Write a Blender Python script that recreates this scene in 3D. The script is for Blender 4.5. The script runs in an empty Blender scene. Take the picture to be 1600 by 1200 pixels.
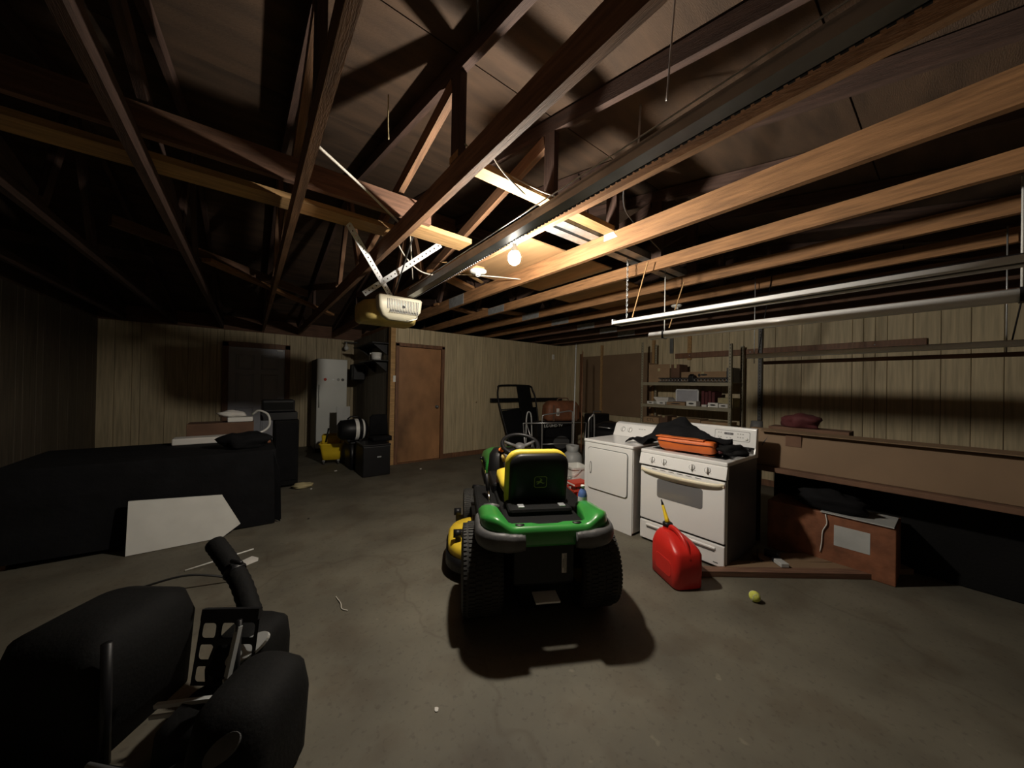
import bpy, bmesh, math, random
from mathutils import Vector, Matrix
C = bpy.context.scene.collection
PI = math.pi
R = math.radians

# ---------------------------------------------------------------- camera, world, exposure
cd = bpy.data.cameras.new('camera'); cam = bpy.data.objects.new('camera', cd); C.objects.link(cam)
cd.sensor_width = 36.0; cd.lens = 36.0 * 533.0 / 1600.0; cd.clip_start = 0.05
# columns: image right, image up, backwards
cx = Vector((0.79243, -0.60969, 0.01811)); cdn = Vector((0.01713, -0.00744, -0.99983)); cf = Vector((0.60972, 0.79260, 0.00455))
m = Matrix((cx, -cdn, -cf)).transposed().to_4x4(); m.translation = Vector((0, 0, 1.40))
cam.matrix_world = m
bpy.context.scene.camera = cam
W = bpy.data.worlds.new('night'); bpy.context.scene.world = W; W.use_nodes = True
W.node_tree.nodes['Background'].inputs[0].default_value = (0.02, 0.03, 0.05, 1)
W.node_tree.nodes['Background'].inputs[1].default_value = 0.05
vs = bpy.context.scene.view_settings
vs.view_transform = 'Standard'; vs.look = 'None'; vs.gamma = 1.0; vs.use_curve_mapping = False
vs.exposure = 0.0
BULB_STRENGTH = 1900.0
bpy.context.scene.cycles.use_denoising = True
bpy.context.scene.cycles.max_bounces = 8
bpy.context.scene.cycles.diffuse_bounces = 4

# ---------------------------------------------------------------- materials
def mat(name, col, rough=0.6, metal=0.0, var=0.12, scale=6.0, bump=0.0, bscale=60.0, coat=0.0, spec=0.5, emit=None, estr=0.0, stretch=None, rand=0.0):
    mt = bpy.data.materials.new(name); mt.use_nodes = True
    nt = mt.node_tree; b = nt.nodes['Principled BSDF']; L = nt.links
    b.inputs['Roughness'].default_value = rough; b.inputs['Metallic'].default_value = metal
    b.inputs['Specular IOR Level'].default_value = spec
    if coat: b.inputs['Coat Weight'].default_value = coat
    tc = nt.nodes.new('ShaderNodeTexCoord')
    mp = nt.nodes.new('ShaderNodeMapping'); L.new(tc.outputs['Object'], mp.inputs[0])
    if stretch: mp.inputs['Scale'].default_value = stretch
    nz = nt.nodes.new('ShaderNodeTexNoise'); nz.inputs['Scale'].default_value = scale; nz.inputs['Detail'].default_value = 5
    L.new(mp.outputs[0], nz.inputs['Vector'])
    rp = nt.nodes.new('ShaderNodeValToRGB'); L.new(nz.outputs[0], rp.inputs[0])
    lo = [max(0, c * (1 - var)) for c in col]; hi = [min(1, c * (1 + var)) for c in col]
    rp.color_ramp.elements[0].position = 0.3; rp.color_ramp.elements[1].position = 0.7
    rp.color_ramp.elements[0].color = (*lo, 1); rp.color_ramp.elements[1].color = (*hi, 1)
    out = rp.outputs[0]
    if rand:
        oi = nt.nodes.new('ShaderNodeObjectInfo'); mr = nt.nodes.new('ShaderNodeMapRange')
        mr.inputs[3].default_value = 1 - rand; mr.inputs[4].default_value = 1 + rand
        L.new(oi.outputs['Random'], mr.inputs[0])
        hs = nt.nodes.new('ShaderNodeHueSaturation'); L.new(mr.outputs[0], hs.inputs['Value']); L.new(out, hs.inputs['Color']); out = hs.outputs[0]
        ad = nt.nodes.new('ShaderNodeVectorMath'); ad.operation = 'ADD'
        ml = nt.nodes.new('ShaderNodeMath'); ml.operation = 'MULTIPLY'; ml.inputs[1].default_value = 37.0
        L.new(oi.outputs['Random'], ml.inputs[0]); L.new(ml.outputs[0], ad.inputs[1]); L.new(mp.outputs[0], ad.inputs[0]); L.new(ad.outputs[0], nz.inputs['Vector'])
    L.new(out, b.inputs['Base Color'])
    if bump:
        n2 = nt.nodes.new('ShaderNodeTexNoise'); n2.inputs['Scale'].default_value = bscale; n2.inputs['Detail'].default_value = 4
        L.new(mp.outputs[0], n2.inputs['Vector'])
        bp = nt.nodes.new('ShaderNodeBump'); bp.inputs['Strength'].default_value = bump; bp.inputs['Distance'].default_value = 0.01
        L.new(n2.outputs[0], bp.inputs['Height']); L.new(bp.outputs[0], b.inputs['Normal'])
    if emit:
        b.inputs['Emission Color'].default_value = (*emit, 1); b.inputs['Emission Strength'].default_value = estr
    return mt

def knots(mt, dark=0.35, scale=2.2):
    "dark knots and streaks burnt into a wood material"
    nt = mt.node_tree; L = nt.links; b = nt.nodes['Principled BSDF']
    src = b.inputs['Base Color'].links[0].from_socket
    tc = nt.nodes.new('ShaderNodeTexCoord'); vo = nt.nodes.new('ShaderNodeTexVoronoi'); vo.inputs['Scale'].default_value = scale
    L.new(tc.outputs['Object'], vo.inputs['Vector'])
    rp = nt.nodes.new('ShaderNodeValToRGB'); rp.color_ramp.elements[0].position = 0.03; rp.color_ramp.elements[1].position = 0.09
    rp.color_ramp.elements[0].color = (dark, dark, dark, 1); rp.color_ramp.elements[1].color = (1, 1, 1, 1)
    L.new(vo.outputs['Distance'], rp.inputs[0])
    mx = nt.nodes.new('ShaderNodeMixRGB'); mx.blend_type = 'MULTIPLY'; mx.inputs[0].default_value = 1
    L.new(src, mx.inputs[1]); L.new(rp.outputs[0], mx.inputs[2]); L.new(mx.outputs[0], b.inputs['Base Color'])
    return mt

M = {}
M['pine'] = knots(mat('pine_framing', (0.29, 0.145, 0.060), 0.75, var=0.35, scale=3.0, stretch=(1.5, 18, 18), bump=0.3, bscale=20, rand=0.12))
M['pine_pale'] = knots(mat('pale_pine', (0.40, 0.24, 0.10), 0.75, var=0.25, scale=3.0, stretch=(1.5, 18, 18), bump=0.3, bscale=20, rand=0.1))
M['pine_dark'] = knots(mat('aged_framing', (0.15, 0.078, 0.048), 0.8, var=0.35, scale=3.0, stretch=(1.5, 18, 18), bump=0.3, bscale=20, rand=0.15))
M['pine_shaded'] = knots(mat('shaded_framing', (0.065, 0.035, 0.025), 0.8, var=0.35, scale=3.0, stretch=(1.5, 18, 18), bump=0.3, bscale=20, rand=0.15))  # same pine, with the shade of unlit roof members put into the colour
M['pine_halfshade'] = knots(mat('halfshaded_framing', (0.20, 0.105, 0.055), 0.75, var=0.35, scale=3.0, stretch=(1.5, 18, 18), bump=0.3, bscale=20, rand=0.12))  # pine toned down: shade on faces turned from the bulb, as colour
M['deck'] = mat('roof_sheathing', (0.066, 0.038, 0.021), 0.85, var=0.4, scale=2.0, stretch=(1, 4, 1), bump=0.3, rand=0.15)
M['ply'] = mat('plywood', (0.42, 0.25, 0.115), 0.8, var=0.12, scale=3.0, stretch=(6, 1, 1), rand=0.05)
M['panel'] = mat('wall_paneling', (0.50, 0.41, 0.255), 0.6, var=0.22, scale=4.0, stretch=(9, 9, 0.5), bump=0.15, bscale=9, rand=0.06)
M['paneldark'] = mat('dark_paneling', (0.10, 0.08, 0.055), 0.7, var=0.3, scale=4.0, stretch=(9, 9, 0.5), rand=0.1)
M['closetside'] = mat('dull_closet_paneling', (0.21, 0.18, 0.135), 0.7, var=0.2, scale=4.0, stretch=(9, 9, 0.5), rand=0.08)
M['backing'] = mat('dark_backing', (0.03, 0.025, 0.02), 0.9)
M['trimwood'] = mat('brown_trim', (0.17, 0.08, 0.04), 0.6, var=0.3, scale=5, stretch=(6, 6, 1))
M['doorwood'] = mat('stained_door', (0.30, 0.15, 0.065), 0.55, var=0.5, scale=1.6, stretch=(1.5, 1, 0.9), bump=0.1, bscale=20)
M['white_door'] = mat('white_door_paint', (0.42, 0.43, 0.48), 0.5, var=0.05)
M['enamel'] = mat('white_enamel', (0.80, 0.80, 0.79), 0.28, var=0.03, scale=2, coat=0.3)
M['cream'] = mat('cream_plastic', (0.80, 0.73, 0.55), 0.35, var=0.04)
M['fridge'] = mat('fridge_enamel', (0.70, 0.72, 0.68), 0.4, var=0.06, scale=2)
M['darkside'] = mat('dark_grey_enamel', (0.085, 0.085, 0.088), 0.45, var=0.15)
M['blackp'] = mat('black_plastic', (0.007, 0.007, 0.008), 0.45, var=0.2, spec=.35)
M['blackm'] = mat('black_matte', (0.005, 0.005, 0.005), 0.8, var=0.3, bump=0.2, spec=.2)
M['rubber'] = mat('tyre_rubber', (0.028, 0.027, 0.024), 0.75, var=0.35, scale=12, bump=0.3)
M['cloth'] = mat('black_cloth', (0.006, 0.006, 0.007), 0.9, var=0.3, bump=0.6, bscale=14, spec=.2)
M['glass'] = mat('oven_glass', (0.17, 0.17, 0.175), 0.2, var=0.02, coat=0.5)
M['green'] = mat('tractor_green', (0.035, 0.26, 0.045), 0.33, var=0.12, scale=5, coat=0.4)
M['greend'] = mat('tractor_green_dusty', (0.06, 0.22, 0.06), 0.5, var=0.2, scale=8)
M['yellow'] = mat('tractor_yellow', (0.80, 0.56, 0.04), 0.45, var=0.12, scale=8)
M['seaty'] = mat('yellow_vinyl', (0.82, 0.62, 0.06), 0.5, var=0.06, scale=8)
M['greyp'] = mat('worn_grey_plastic', (0.085, 0.085, 0.085), 0.5, var=0.3, scale=9, bump=0.15)
M['orange'] = mat('orange_plastic', (0.85, 0.22, 0.04), 0.45, var=0.05)
M['orangecloth'] = mat('orange_nylon', (0.72, 0.16, 0.03), 0.55, var=0.15, scale=5, bump=0.4, bscale=9)
M['redcan'] = mat('red_polythene', (0.60, 0.022, 0.016), 0.38, var=0.12, scale=4, bump=0.1, bscale=30)
M['reds'] = mat('red_plastic', (0.62, 0.06, 0.03), 0.45, var=0.1)
M['yellows'] = mat('yellow_plastic', (0.85, 0.60, 0.03), 0.4, var=0.08)
M['zinc'] = mat('galvanised_steel', (0.55, 0.57, 0.58), 0.42, 0.7, var=0.2, scale=20)
M['whitesteel'] = mat('white_painted_steel', (0.75, 0.76, 0.77), 0.35, var=0.06)
M['rail'] = mat('dark_rail_steel', (0.24, 0.25, 0.25), 0.34, 0.6, var=0.3, scale=5)
M['shelfp'] = mat('khaki_shelf_paint', (0.29, 0.26, 0.18), 0.5, var=0.12, scale=5)
M['card'] = mat('cardboard', (0.33, 0.215, 0.12), 0.85, var=0.12, scale=5, rand=0.1)
M['cardd'] = mat('dark_cardboard', (0.14, 0.075, 0.045), 0.85, var=0.25, scale=5)
M['leather'] = mat('brown_leather', (0.20, 0.075, 0.035), 0.6, var=0.35, scale=9, bump=0.5, bscale=14)
M['hardboard'] = mat('hardboard', (0.20, 0.13, 0.075), 0.75, var=0.1, scale=2)
M['whitep'] = mat('white_plastic', (0.76, 0.76, 0.72), 0.4, var=0.05)
M['paper'] = mat('paper', (0.68, 0.66, 0.62), 0.8, var=0.08)
M['beige'] = mat('beige_casing', (0.52, 0.49, 0.38), 0.45, var=0.06)
M['mustard'] = mat('aged_yellow_casing', (0.58, 0.45, 0.16), 0.5, var=0.2, scale=8)
M['silver'] = mat('silver_tube', (0.55, 0.55, 0.56), 0.3, 0.8, var=0.1)
M['tank'] = mat('grey_tank_paint', (0.42, 0.43, 0.42), 0.45, var=0.12)
M['blueb'] = mat('blue_bottle', (0.10, 0.17, 0.42), 0.15, var=0.3, scale=30, coat=0.5)
M['tennis'] = mat('tennis_felt', (0.62, 0.66, 0.12), 0.95, var=0.15, scale=30, bump=0.6, bscale=200)
M['chrome'] = mat('chrome', (0.75, 0.75, 0.76), 0.15, 1.0, var=0.02)
M['maroon'] = mat('maroon_cloth', (0.09, 0.018, 0.02), 0.8, var=0.2)
M['ink'] = mat('black_ink', (0.02, 0.02, 0.02), 0.7)
M['cord'] = mat('white_cord', (0.62, 0.58, 0.50), 0.6)
M['cordb'] = mat('black_cord', (0.02, 0.02, 0.02), 0.6)
M['tan'] = mat('tan_fabric', (0.42, 0.36, 0.20), 0.9, var=0.25, bump=0.5, bscale=20)
M['bulb'] = mat('lit_bulb', (1, 1, 1), 0.5, emit=(1.0, 0.915, 0.79), estr=BULB_STRENGTH)
M['silverframe'] = mat('silver_filter', (0.45, 0.46, 0.50), 0.45, 0.3, var=0.1)
M['logo'] = mat('dull_gold_print', (0.30, 0.30, 0.07), 0.6)

def concrete():
    mt = bpy.data.materials.new('concrete_floor'); mt.use_nodes = True
    nt = mt.node_tree; b = nt.nodes['Principled BSDF']; L = nt.links; b.inputs['Roughness'].default_value = 0.72
    tc = nt.nodes.new('ShaderNodeTexCoord')
    def noise(s, d=5):
        n = nt.nodes.new('ShaderNodeTexNoise'); n.inputs['Scale'].default_value = s; n.inputs['Detail'].default_value = d
        L.new(tc.outputs['Object'], n.inputs['Vector']); return n.outputs[0]
    def ramp(src, p0, c0, p1, c1):
        r = nt.nodes.new('ShaderNodeValToRGB'); r.color_ramp.elements[0].position = p0; r.color_ramp.elements[1].position = p1
        r.color_ramp.elements[0].color = (*c0, 1); r.color_ramp.elements[1].color = (*c1, 1); L.new(src, r.inputs[0]); return r.outputs[0]
    def mul(a, c):
        x = nt.nodes.new('ShaderNodeMixRGB'); x.blend_type = 'MULTIPLY'; x.inputs[0].default_value = 1; L.new(a, x.inputs[1]); L.new(c, x.inputs[2]); return x.outputs[0]
    base = ramp(noise(1.6, 8), 0.32, (0.092, 0.083, 0.062), 0.68, (0.158, 0.144, 0.108))
    st = ramp(noise(3.7, 3), 0.36, (0.84, 0.80, 0.77), 0.50, (1, 1, 1))
    sp = ramp(noise(38, 2), 0.28, (0.78, 0.78, 0.78), 0.42, (1, 1, 1))
    v = nt.nodes.new('ShaderNodeTexVoronoi'); v.feature = 'DISTANCE_TO_EDGE'; v.inputs['Scale'].default_value = 0.22
    wv = nt.nodes.new('ShaderNodeVectorMath'); wv.operation = 'ADD'
    nn = nt.nodes.new('ShaderNodeTexNoise'); nn.inputs['Scale'].default_value = 2.5; L.new(tc.outputs['Object'], nn.inputs['Vector'])
    sc = nt.nodes.new('ShaderNodeVectorMath'); sc.operation = 'SCALE'; sc.inputs['Scale'].default_value = 0.5
    L.new(nn.outputs['Color'], sc.inputs[0]); L.new(sc.outputs[0], wv.inputs[1]); L.new(tc.outputs['Object'], wv.inputs[0]); L.new(wv.outputs[0], v.inputs['Vector'])
    cr = ramp(v.outputs['Distance'], 0.0, (0.84, 0.82, 0.80), 0.002, (1, 1, 1))
    wh = ramp(noise(9, 2), 0.73, (1, 1, 1), 0.78, (1.5, 1.5, 1.5))
    L.new(mul(mul(mul(mul(base, st), sp), cr), wh), b.inputs['Base Color'])
    bp = nt.nodes.new('ShaderNodeBump'); bp.inputs['Strength'].default_value = 0.25; bp.inputs['Distance'].default_value = 0.004
    L.new(noise(30, 6), bp.inputs['Height']); L.new(bp.outputs[0], b.inputs['Normal'])
    return mt
M['concrete'] = concrete()

# ---------------------------------------------------------------- helpers
def link(o, parent=None):
    C.objects.link(o)
    if parent: o.parent = parent
    return o
def obj(name, bm, m_, parent=None, smooth=False, bevel=0.0, seg=2, loc=None, rot=None):
    me = bpy.data.meshes.new(name)
    bmesh.ops.recalc_face_normals(bm, faces=bm.faces[:])
    bm.to_mesh(me); bm.free()
    if smooth:
        for p in me.polygons: p.use_smooth = True
    me.materials.append(M[m_] if isinstance(m_, str) else m_)
    o = bpy.data.objects.new(name, me); link(o, parent)
    if loc: o.location = loc
    if rot: o.rotation_euler = rot
    if bevel:
        md = o.modifiers.new('bevel', 'BEVEL'); md.width = bevel; md.segments = seg; md.limit_method = 'ANGLE'; md.angle_limit = R(40)
    return o
def thing(name, label, cat, loc=(0, 0, 0), rz=0, group=None):
    o = bpy.data.objects.new(name, None); o.empty_display_size = 0.1; C.objects.link(o)
    o.location = loc; o.rotation_euler = (0, 0, rz)
    return tag(o, label, cat, group)
def tag(o, label, cat, group=None):
    o['label'] = label; o['category'] = cat
    if group: o['group'] = group
    return o
def struct(o): o['kind'] = 'structure'; return o
def box(bm, x0, x1, y0, y1, z0, z1, mtx=None):
    v = [bm.verts.new((x, y, z)) for x in (x0, x1) for y in (y0, y1) for z in (z0, z1)]
    if mtx is not None:
        for a in v: a.co = mtx @ a.co
    for f in ((0, 1, 3, 2), (4, 6, 7, 5), (0, 4, 5, 1), (2, 3, 7, 6), (0, 2, 6, 4), (1, 5, 7, 3)):
        bm.faces.new([v[i] for i in f])
    return v
def bx(name, d, m_, parent=None, bevel=0.0, **k):
    bm = bmesh.new(); box(bm, *d); return obj(name, bm, m_, parent, bevel=bevel, **k)
def beam(name, p0, p1, w, h, m_, parent=None, up=(0, 0, 1), bevel=0.0):
    "rectangular bar from p0 to p1; w sideways, h along up; its own local x runs along it"
    p0 = Vector(p0); p1 = Vector(p1); d = p1 - p0; l = d.length; X = d / l; U = Vector(up); Y = U.cross(X)
    if Y.length < 1e-4: Y = Vector((0, 1, 0)).cross(X)
    Y.normalize(); Z = X.cross(Y)
    bm = bmesh.new(); box(bm, 0, l, -w / 2, w / 2, -h / 2, h / 2)
    o = obj(name, bm, m_, parent, bevel=bevel)
    mm = Matrix((X, Y, Z)).transposed().to_4x4(); mm.translation = p0
    if parent: o.matrix_local = mm
    else: o.matrix_world = mm
    return o
def tube(bm, pts, r, n=8, cap=True, sq=(1, 1), closed=False):
    pts = [Vector(p) for p in pts]; rs = r if isinstance(r, (list, tuple)) else [r] * len(pts)
    rings = []; prev = None; N = len(pts)
    for i, p in enumerate(pts):
        a = pts[(i - 1) % N] if (closed or i > 0) else pts[0]; b = pts[(i + 1) % N] if (closed or i < N - 1) else pts[-1]
        t = (b - a).normalized()
        if prev is None:
            ref = Vector((0, 0, 1)) if abs(t.z) < 0.9 else Vector((1, 0, 0))
            u = t.cross(ref).normalized()
        else:
            u = (prev - t * prev.dot(t)).normalized()
        prev = u; w = t.cross(u)
        rings.append([bm.verts.new(p + (u * math.cos(2 * PI * k / n) * sq[0] + w * math.sin(2 * PI * k / n) * sq[1]) * rs[i]) for k in range(n)])
    M_ = N if closed else N - 1
    for i in range(M_):
        A = rings[i]; B = rings[(i + 1) % N]
        for k in range(n): bm.faces.new((A[k], A[(k + 1) % n], B[(k + 1) % n], B[k]))
    if cap and not closed: bm.faces.new(rings[0][::-1]); bm.faces.new(rings[-1])
def tb(name, pts, r, m_, parent=None, n=8, **k):
    bm = bmesh.new(); tube(bm, pts, r, n, **k); return obj(name, bm, m_, parent, smooth=True)
def curve(pts, n=8):
    "smooth catmull-rom through pts"
    P = [Vector(p) for p in pts]; P = [P[0] * 2 - P[1]] + P + [P[-1] * 2 - P[-2]]; out = []
    for i in range(1, len(P) - 2):
        for k in range(n):
            t = k / n; a, b, c, d = P[i - 1:i + 3]
            out.append(0.5 * ((2 * b) + (c - a) * t + (2 * a - 5 * b + 4 * c - d) * t * t + (3 * b - a - 3 * c + d) * t ** 3))
    out.append(P[-2]); return out
def lathe(bm, prof, n=24, mtx=None, closed=False):
    "profile (r, z) about z"
    rings = []
    for r, z in prof:
        if r < 1e-5: rings.append([bm.verts.new((0, 0, z))])
        else: rings.append([bm.verts.new((r * math.cos(2 * PI * k / n), r * math.sin(2 * PI * k / n), z)) for k in range(n)])
    if mtx is not None:
        for g in rings:
            for v in g: v.co = mtx @ v.co
    pairs = list(zip(rings, rings[1:])) + ([(rings[-1], rings[0])] if closed else [])
    for A, B in pairs:
        for k in range(n):
            k2 = (k + 1) % n
            if len(A) == 1 and len(B) == 1: continue
            if len(A) == 1: bm.faces.new((A[0], B[k2], B[k]))
            elif len(B) == 1: bm.faces.new((A[k], A[k2], B[0]))
            else: bm.faces.new((A[k], A[k2], B[k2], B[k]))
def lt(name, prof, m_, parent=None, n=24, mtx=None, loc=None, closed=False, smooth=True):
    bm = bmesh.new(); lathe(bm, prof, n, mtx, closed); return obj(name, bm, m_, parent, smooth=smooth, loc=loc)
def rrect(hx, hy, r, n=4):
    out = []
    r = min(r, hx * 0.999, hy * 0.999)
    for q, (sx, sy) in enumerate(((1, 1), (-1, 1), (-1, -1), (1, -1))):
        for k in range(n + 1):
            a = PI / 2 * q + PI / 2 * k / n
            out.append((sx * (hx - r) + r * math.cos(a), sy * (hy - r) + r * math.sin(a)))
    return out
def loft(bm, secs, mtx=None, n=4, cap=True):
    "secs: (z, cx, cy, hx, hy, r)"
    rings = []
    for z, cx_, cy_, hx, hy, r in secs:
        rings.append([bm.verts.new((cx_ + x, cy_ + y, z)) for x, y in rrect(hx, hy, r, n)])
    if mtx is not None:
        for g in rings:
            for v in g: v.co = mtx @ v.co
    K = len(rings[0])
    for A, B in zip(rings, rings[1:]):
        for k in range(K): bm.faces.new((A[k], A[(k + 1) % K], B[(k + 1) % K], B[k]))
    if cap: bm.faces.new(rings[0][::-1]); bm.faces.new(rings[-1])
def lf(name, secs, m_, parent=None, smooth=True, mtx=None, n=4, cap=True, loc=None, rot=None, bevel=0.0):
    bm = bmesh.new(); loft(bm, secs, mtx, n, cap); return obj(name, bm, m_, parent, smooth=smooth, loc=loc, rot=rot, bevel=bevel)
def prism(bm, pts, z0, z1, mtx=None):
    a = [bm.verts.new((x, y, z0)) for x, y in pts]; b = [bm.verts.new((x, y, z1)) for x, y in pts]
    if mtx is not None:
        for v in a + b: v.co = mtx @ v.co
    n = len(pts); bm.faces.new(a[::-1]); bm.faces.new(b)
    for i in range(n): bm.faces.new((a[i], a[(i + 1) % n], b[(i + 1) % n], b[i]))
def axes(X, Y, Z, o=(0, 0, 0)):
    mm = Matrix((Vector(X), Vector(Y), Vector(Z))).transposed().to_4x4(); mm.translation = Vector(o); return mm
def text(name, s, size, mtx, m_, parent=None, ext=0.0006):
    cu = bpy.data.curves.new(name, 'FONT'); cu.body = s; cu.size = size; cu.extrude = ext; cu.align_x = 'CENTER'; cu.align_y = 'CENTER'
    cu.materials.append(M[m_]); o = bpy.data.objects.new(name, cu); link(o, parent)
    dg = bpy.context.evaluated_depsgraph_get(); dg.update()
    me = bpy.data.meshes.new_from_object(o.evaluated_get(dg)); bpy.data.objects.remove(o)
    o = bpy.data.objects.new(name, me); link(o, parent)
    if parent: o.matrix_local = mtx
    else: o.matrix_world = mtx
    return o
FACE_MX = lambda p: axes((0, -1, 0), (0, 0, 1), (-1, 0, 0), p)     # writing on a face that looks towards -X
FACE_MY = lambda p: axes((1, 0, 0), (0, 0, 1), (0, -1, 0), p)      # writing on a face that looks towards -Y
rnd = random.Random(4)

# ================================================================ the shell
XL, XR, YF, YB, YC, XC = -2.0, 6.05, -0.9, 8.6, 5.9, 1.93
HW = 2.38
struct(bx('floor', (XL - .1, XR + .1, YF - .1, YB + .1, -0.1, 0), 'concrete'))
def panel_wall(name, axis, c, a0, a1, z0, z1, holes, m_, sgn, bw=0.2):
    "backing wall plus grooved boards as parts; axis 'x': the wall runs along x at y=c, boards stand proud towards sgn"
    bm = bmesh.new()
    th = 0.1
    spans = []
    cur = a0
    for h0, h1, hz in sorted(holes):
        spans.append((cur, h0, z0, z1)); spans.append((h0, h1, hz, z1)); cur = h1
    spans.append((cur, a1, z0, z1))
    for s0, s1, q0, q1 in spans:
        if s1 - s0 < 1e-3: continue
        if axis == 'x': box(bm, s0, s1, min(c, c - sgn * th), max(c, c - sgn * th), q0, q1)
        else: box(bm, min(c, c - sgn * th), max(c, c - sgn * th), s0, s1, q0, q1)
    w = struct(obj(name, bm, 'backing'))
    cache = {}
    for s0, s1, q0, q1 in spans:
        a = s0
        while a < s1 - 0.01:
            b = min(a + bw * rnd.choice((0.5, 1, 1, 1.5)), s1)
            if s1 - b < 0.04: b = s1
            key = (round(b - a, 3), round(q1 - q0, 3))
            if key not in cache:
                bb = bmesh.new(); g = 0.0018
                pr_ = [(g, 0), (g, 0.005), (g + 0.004, 0.009), (key[0] - g - 0.004, 0.009), (key[0] - g, 0.005), (key[0] - g, 0)]
                prism(bb, pr_, 0, key[1])
                me = bpy.data.meshes.new('wall_board'); bmesh.ops.recalc_face_normals(bb, faces=bb.faces[:]); bb.to_mesh(me); bb.free(); me.materials.append(M[m_]); cache[key] = me
            o = bpy.data.objects.new('wall_board', cache[key]); link(o, w)
            if axis == 'x':
                o.matrix_local = axes((1, 0, 0), (0, sgn, 0), (0, 0, 1), (a, c, q0))
            else:
                o.matrix_local = axes((0, 1, 0), (sgn, 0, 0), (0, 0, 1), (c, a, q0))
            a = b
    return w
panel_wall('wall_back', 'x', YB, XL, XC, 0, HW, [(-0.40, 0.66, 2.12)], 'panel', -1)
panel_wall('wall_closet_front', 'x', YC, XC, XR, 0, HW, [(2.02, 2.87, 2.08)], 'panel', -1)
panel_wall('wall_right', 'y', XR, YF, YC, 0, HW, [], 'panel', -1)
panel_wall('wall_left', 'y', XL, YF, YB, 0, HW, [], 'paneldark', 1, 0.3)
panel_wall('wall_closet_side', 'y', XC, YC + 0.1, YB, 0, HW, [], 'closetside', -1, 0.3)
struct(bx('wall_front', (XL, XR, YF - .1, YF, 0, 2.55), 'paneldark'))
# gable ends
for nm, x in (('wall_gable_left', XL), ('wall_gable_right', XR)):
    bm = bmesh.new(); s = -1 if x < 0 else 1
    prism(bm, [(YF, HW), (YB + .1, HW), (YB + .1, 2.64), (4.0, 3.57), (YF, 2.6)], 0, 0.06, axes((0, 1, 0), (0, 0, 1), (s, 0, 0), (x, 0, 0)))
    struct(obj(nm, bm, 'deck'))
bx('wall_eave_back', (XL, XR, YB, YB + .1, HW, 2.66), 'pine_dark'); struct(bpy.data.objects['wall_eave_back'])
# roof: sheathing sheets as parts
roof = struct(bpy.data.objects.new('ceiling', None)); C.objects.link(roof)
def zroof(y): return 2.77 + 0.2 * y if y <= 4.0 else 3.57 - 0.2 * (y - 4.0)
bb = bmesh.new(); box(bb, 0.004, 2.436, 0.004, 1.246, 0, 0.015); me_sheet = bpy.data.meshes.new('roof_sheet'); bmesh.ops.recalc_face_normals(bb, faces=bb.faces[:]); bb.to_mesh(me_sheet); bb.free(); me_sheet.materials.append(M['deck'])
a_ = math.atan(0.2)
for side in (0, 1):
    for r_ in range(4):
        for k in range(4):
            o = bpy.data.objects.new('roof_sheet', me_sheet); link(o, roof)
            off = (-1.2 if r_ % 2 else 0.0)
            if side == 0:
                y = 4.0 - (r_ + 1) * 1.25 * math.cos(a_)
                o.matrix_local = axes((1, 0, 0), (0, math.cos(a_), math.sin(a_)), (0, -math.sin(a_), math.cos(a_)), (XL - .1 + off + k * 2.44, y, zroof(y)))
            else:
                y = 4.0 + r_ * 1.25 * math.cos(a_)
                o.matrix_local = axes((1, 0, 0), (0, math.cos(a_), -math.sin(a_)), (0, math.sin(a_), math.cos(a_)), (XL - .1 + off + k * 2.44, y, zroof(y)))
bm = bmesh.new(); 
prism(bm, [(YF - .1, 2.595), (4.0, 3.59), (YB + .4, 2.61), (YB + .4, 2.65), (4.0, 3.63), (YF - .1, 2.64)], XL - .1, XR + .1, axes((0, 1, 0), (0, 0, 1), (1, 0, 0)))
obj('roof_cover', bm, 'backing', roof)
beam('ridge_board', (XL, 4.0, 3.47), (XR, 4.0, 3.47), 0.04, 0.14, 'pine_dark', roof)

# baseboards
struct(bx('baseboard_closet', (2.90, XR - .02, YC - .026, YC - .010, 0.0, 0.09), 'trimwood', bevel=.003))
struct(bx('baseboard_closet_left', (XC, 2.0, YC - .026, YC - .010, 0.0, 0.09), 'trimwood', bevel=.003))
struct(bx('baseboard_right', (XR - .026, XR - .010, YF, YC - .03, 0.0, 0.09), 'trimwood', bevel=.003))
struct(bx('trim_1', (XC - .03, XC + .05, YC - .03, YC + .1, 0.0, 2.38), 'pine_pale', bevel=.003))

# brown slab door in the closet wall
d = struct(bpy.data.objects.new('door_1', None)); C.objects.link(d)
bx('door_slab', (2.045, 2.845, 5.90, 5.94, 0.02, 2.045), 'doorwood', d, bevel=.003)
for x in (1.985, 2.845): bx('door_casing', (x, x + .06, 5.86, 5.895, 0, 2.10), 'trimwood', d, bevel=.004)
bx('door_casing', (1.985, 2.905, 5.86, 5.895, 2.05, 2.11), 'trimwood', d, bevel=.004)
bx('threshold', (2.045, 2.845, 5.86, 5.96, 0, 0.018), 'trimwood', d, bevel=.004)
kb = lt('door_knob', [(0, 0.06), (.02, 0.06), (.028, .045), (.02, .028), (.01, .022), (.01, .006), (.03, .005), (.03, 0)], 'rail', d, 16, axes((1, 0, 0), (0, 0, 1), (0, -1, 0), (2.77, 5.9, 0.98)))
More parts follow.
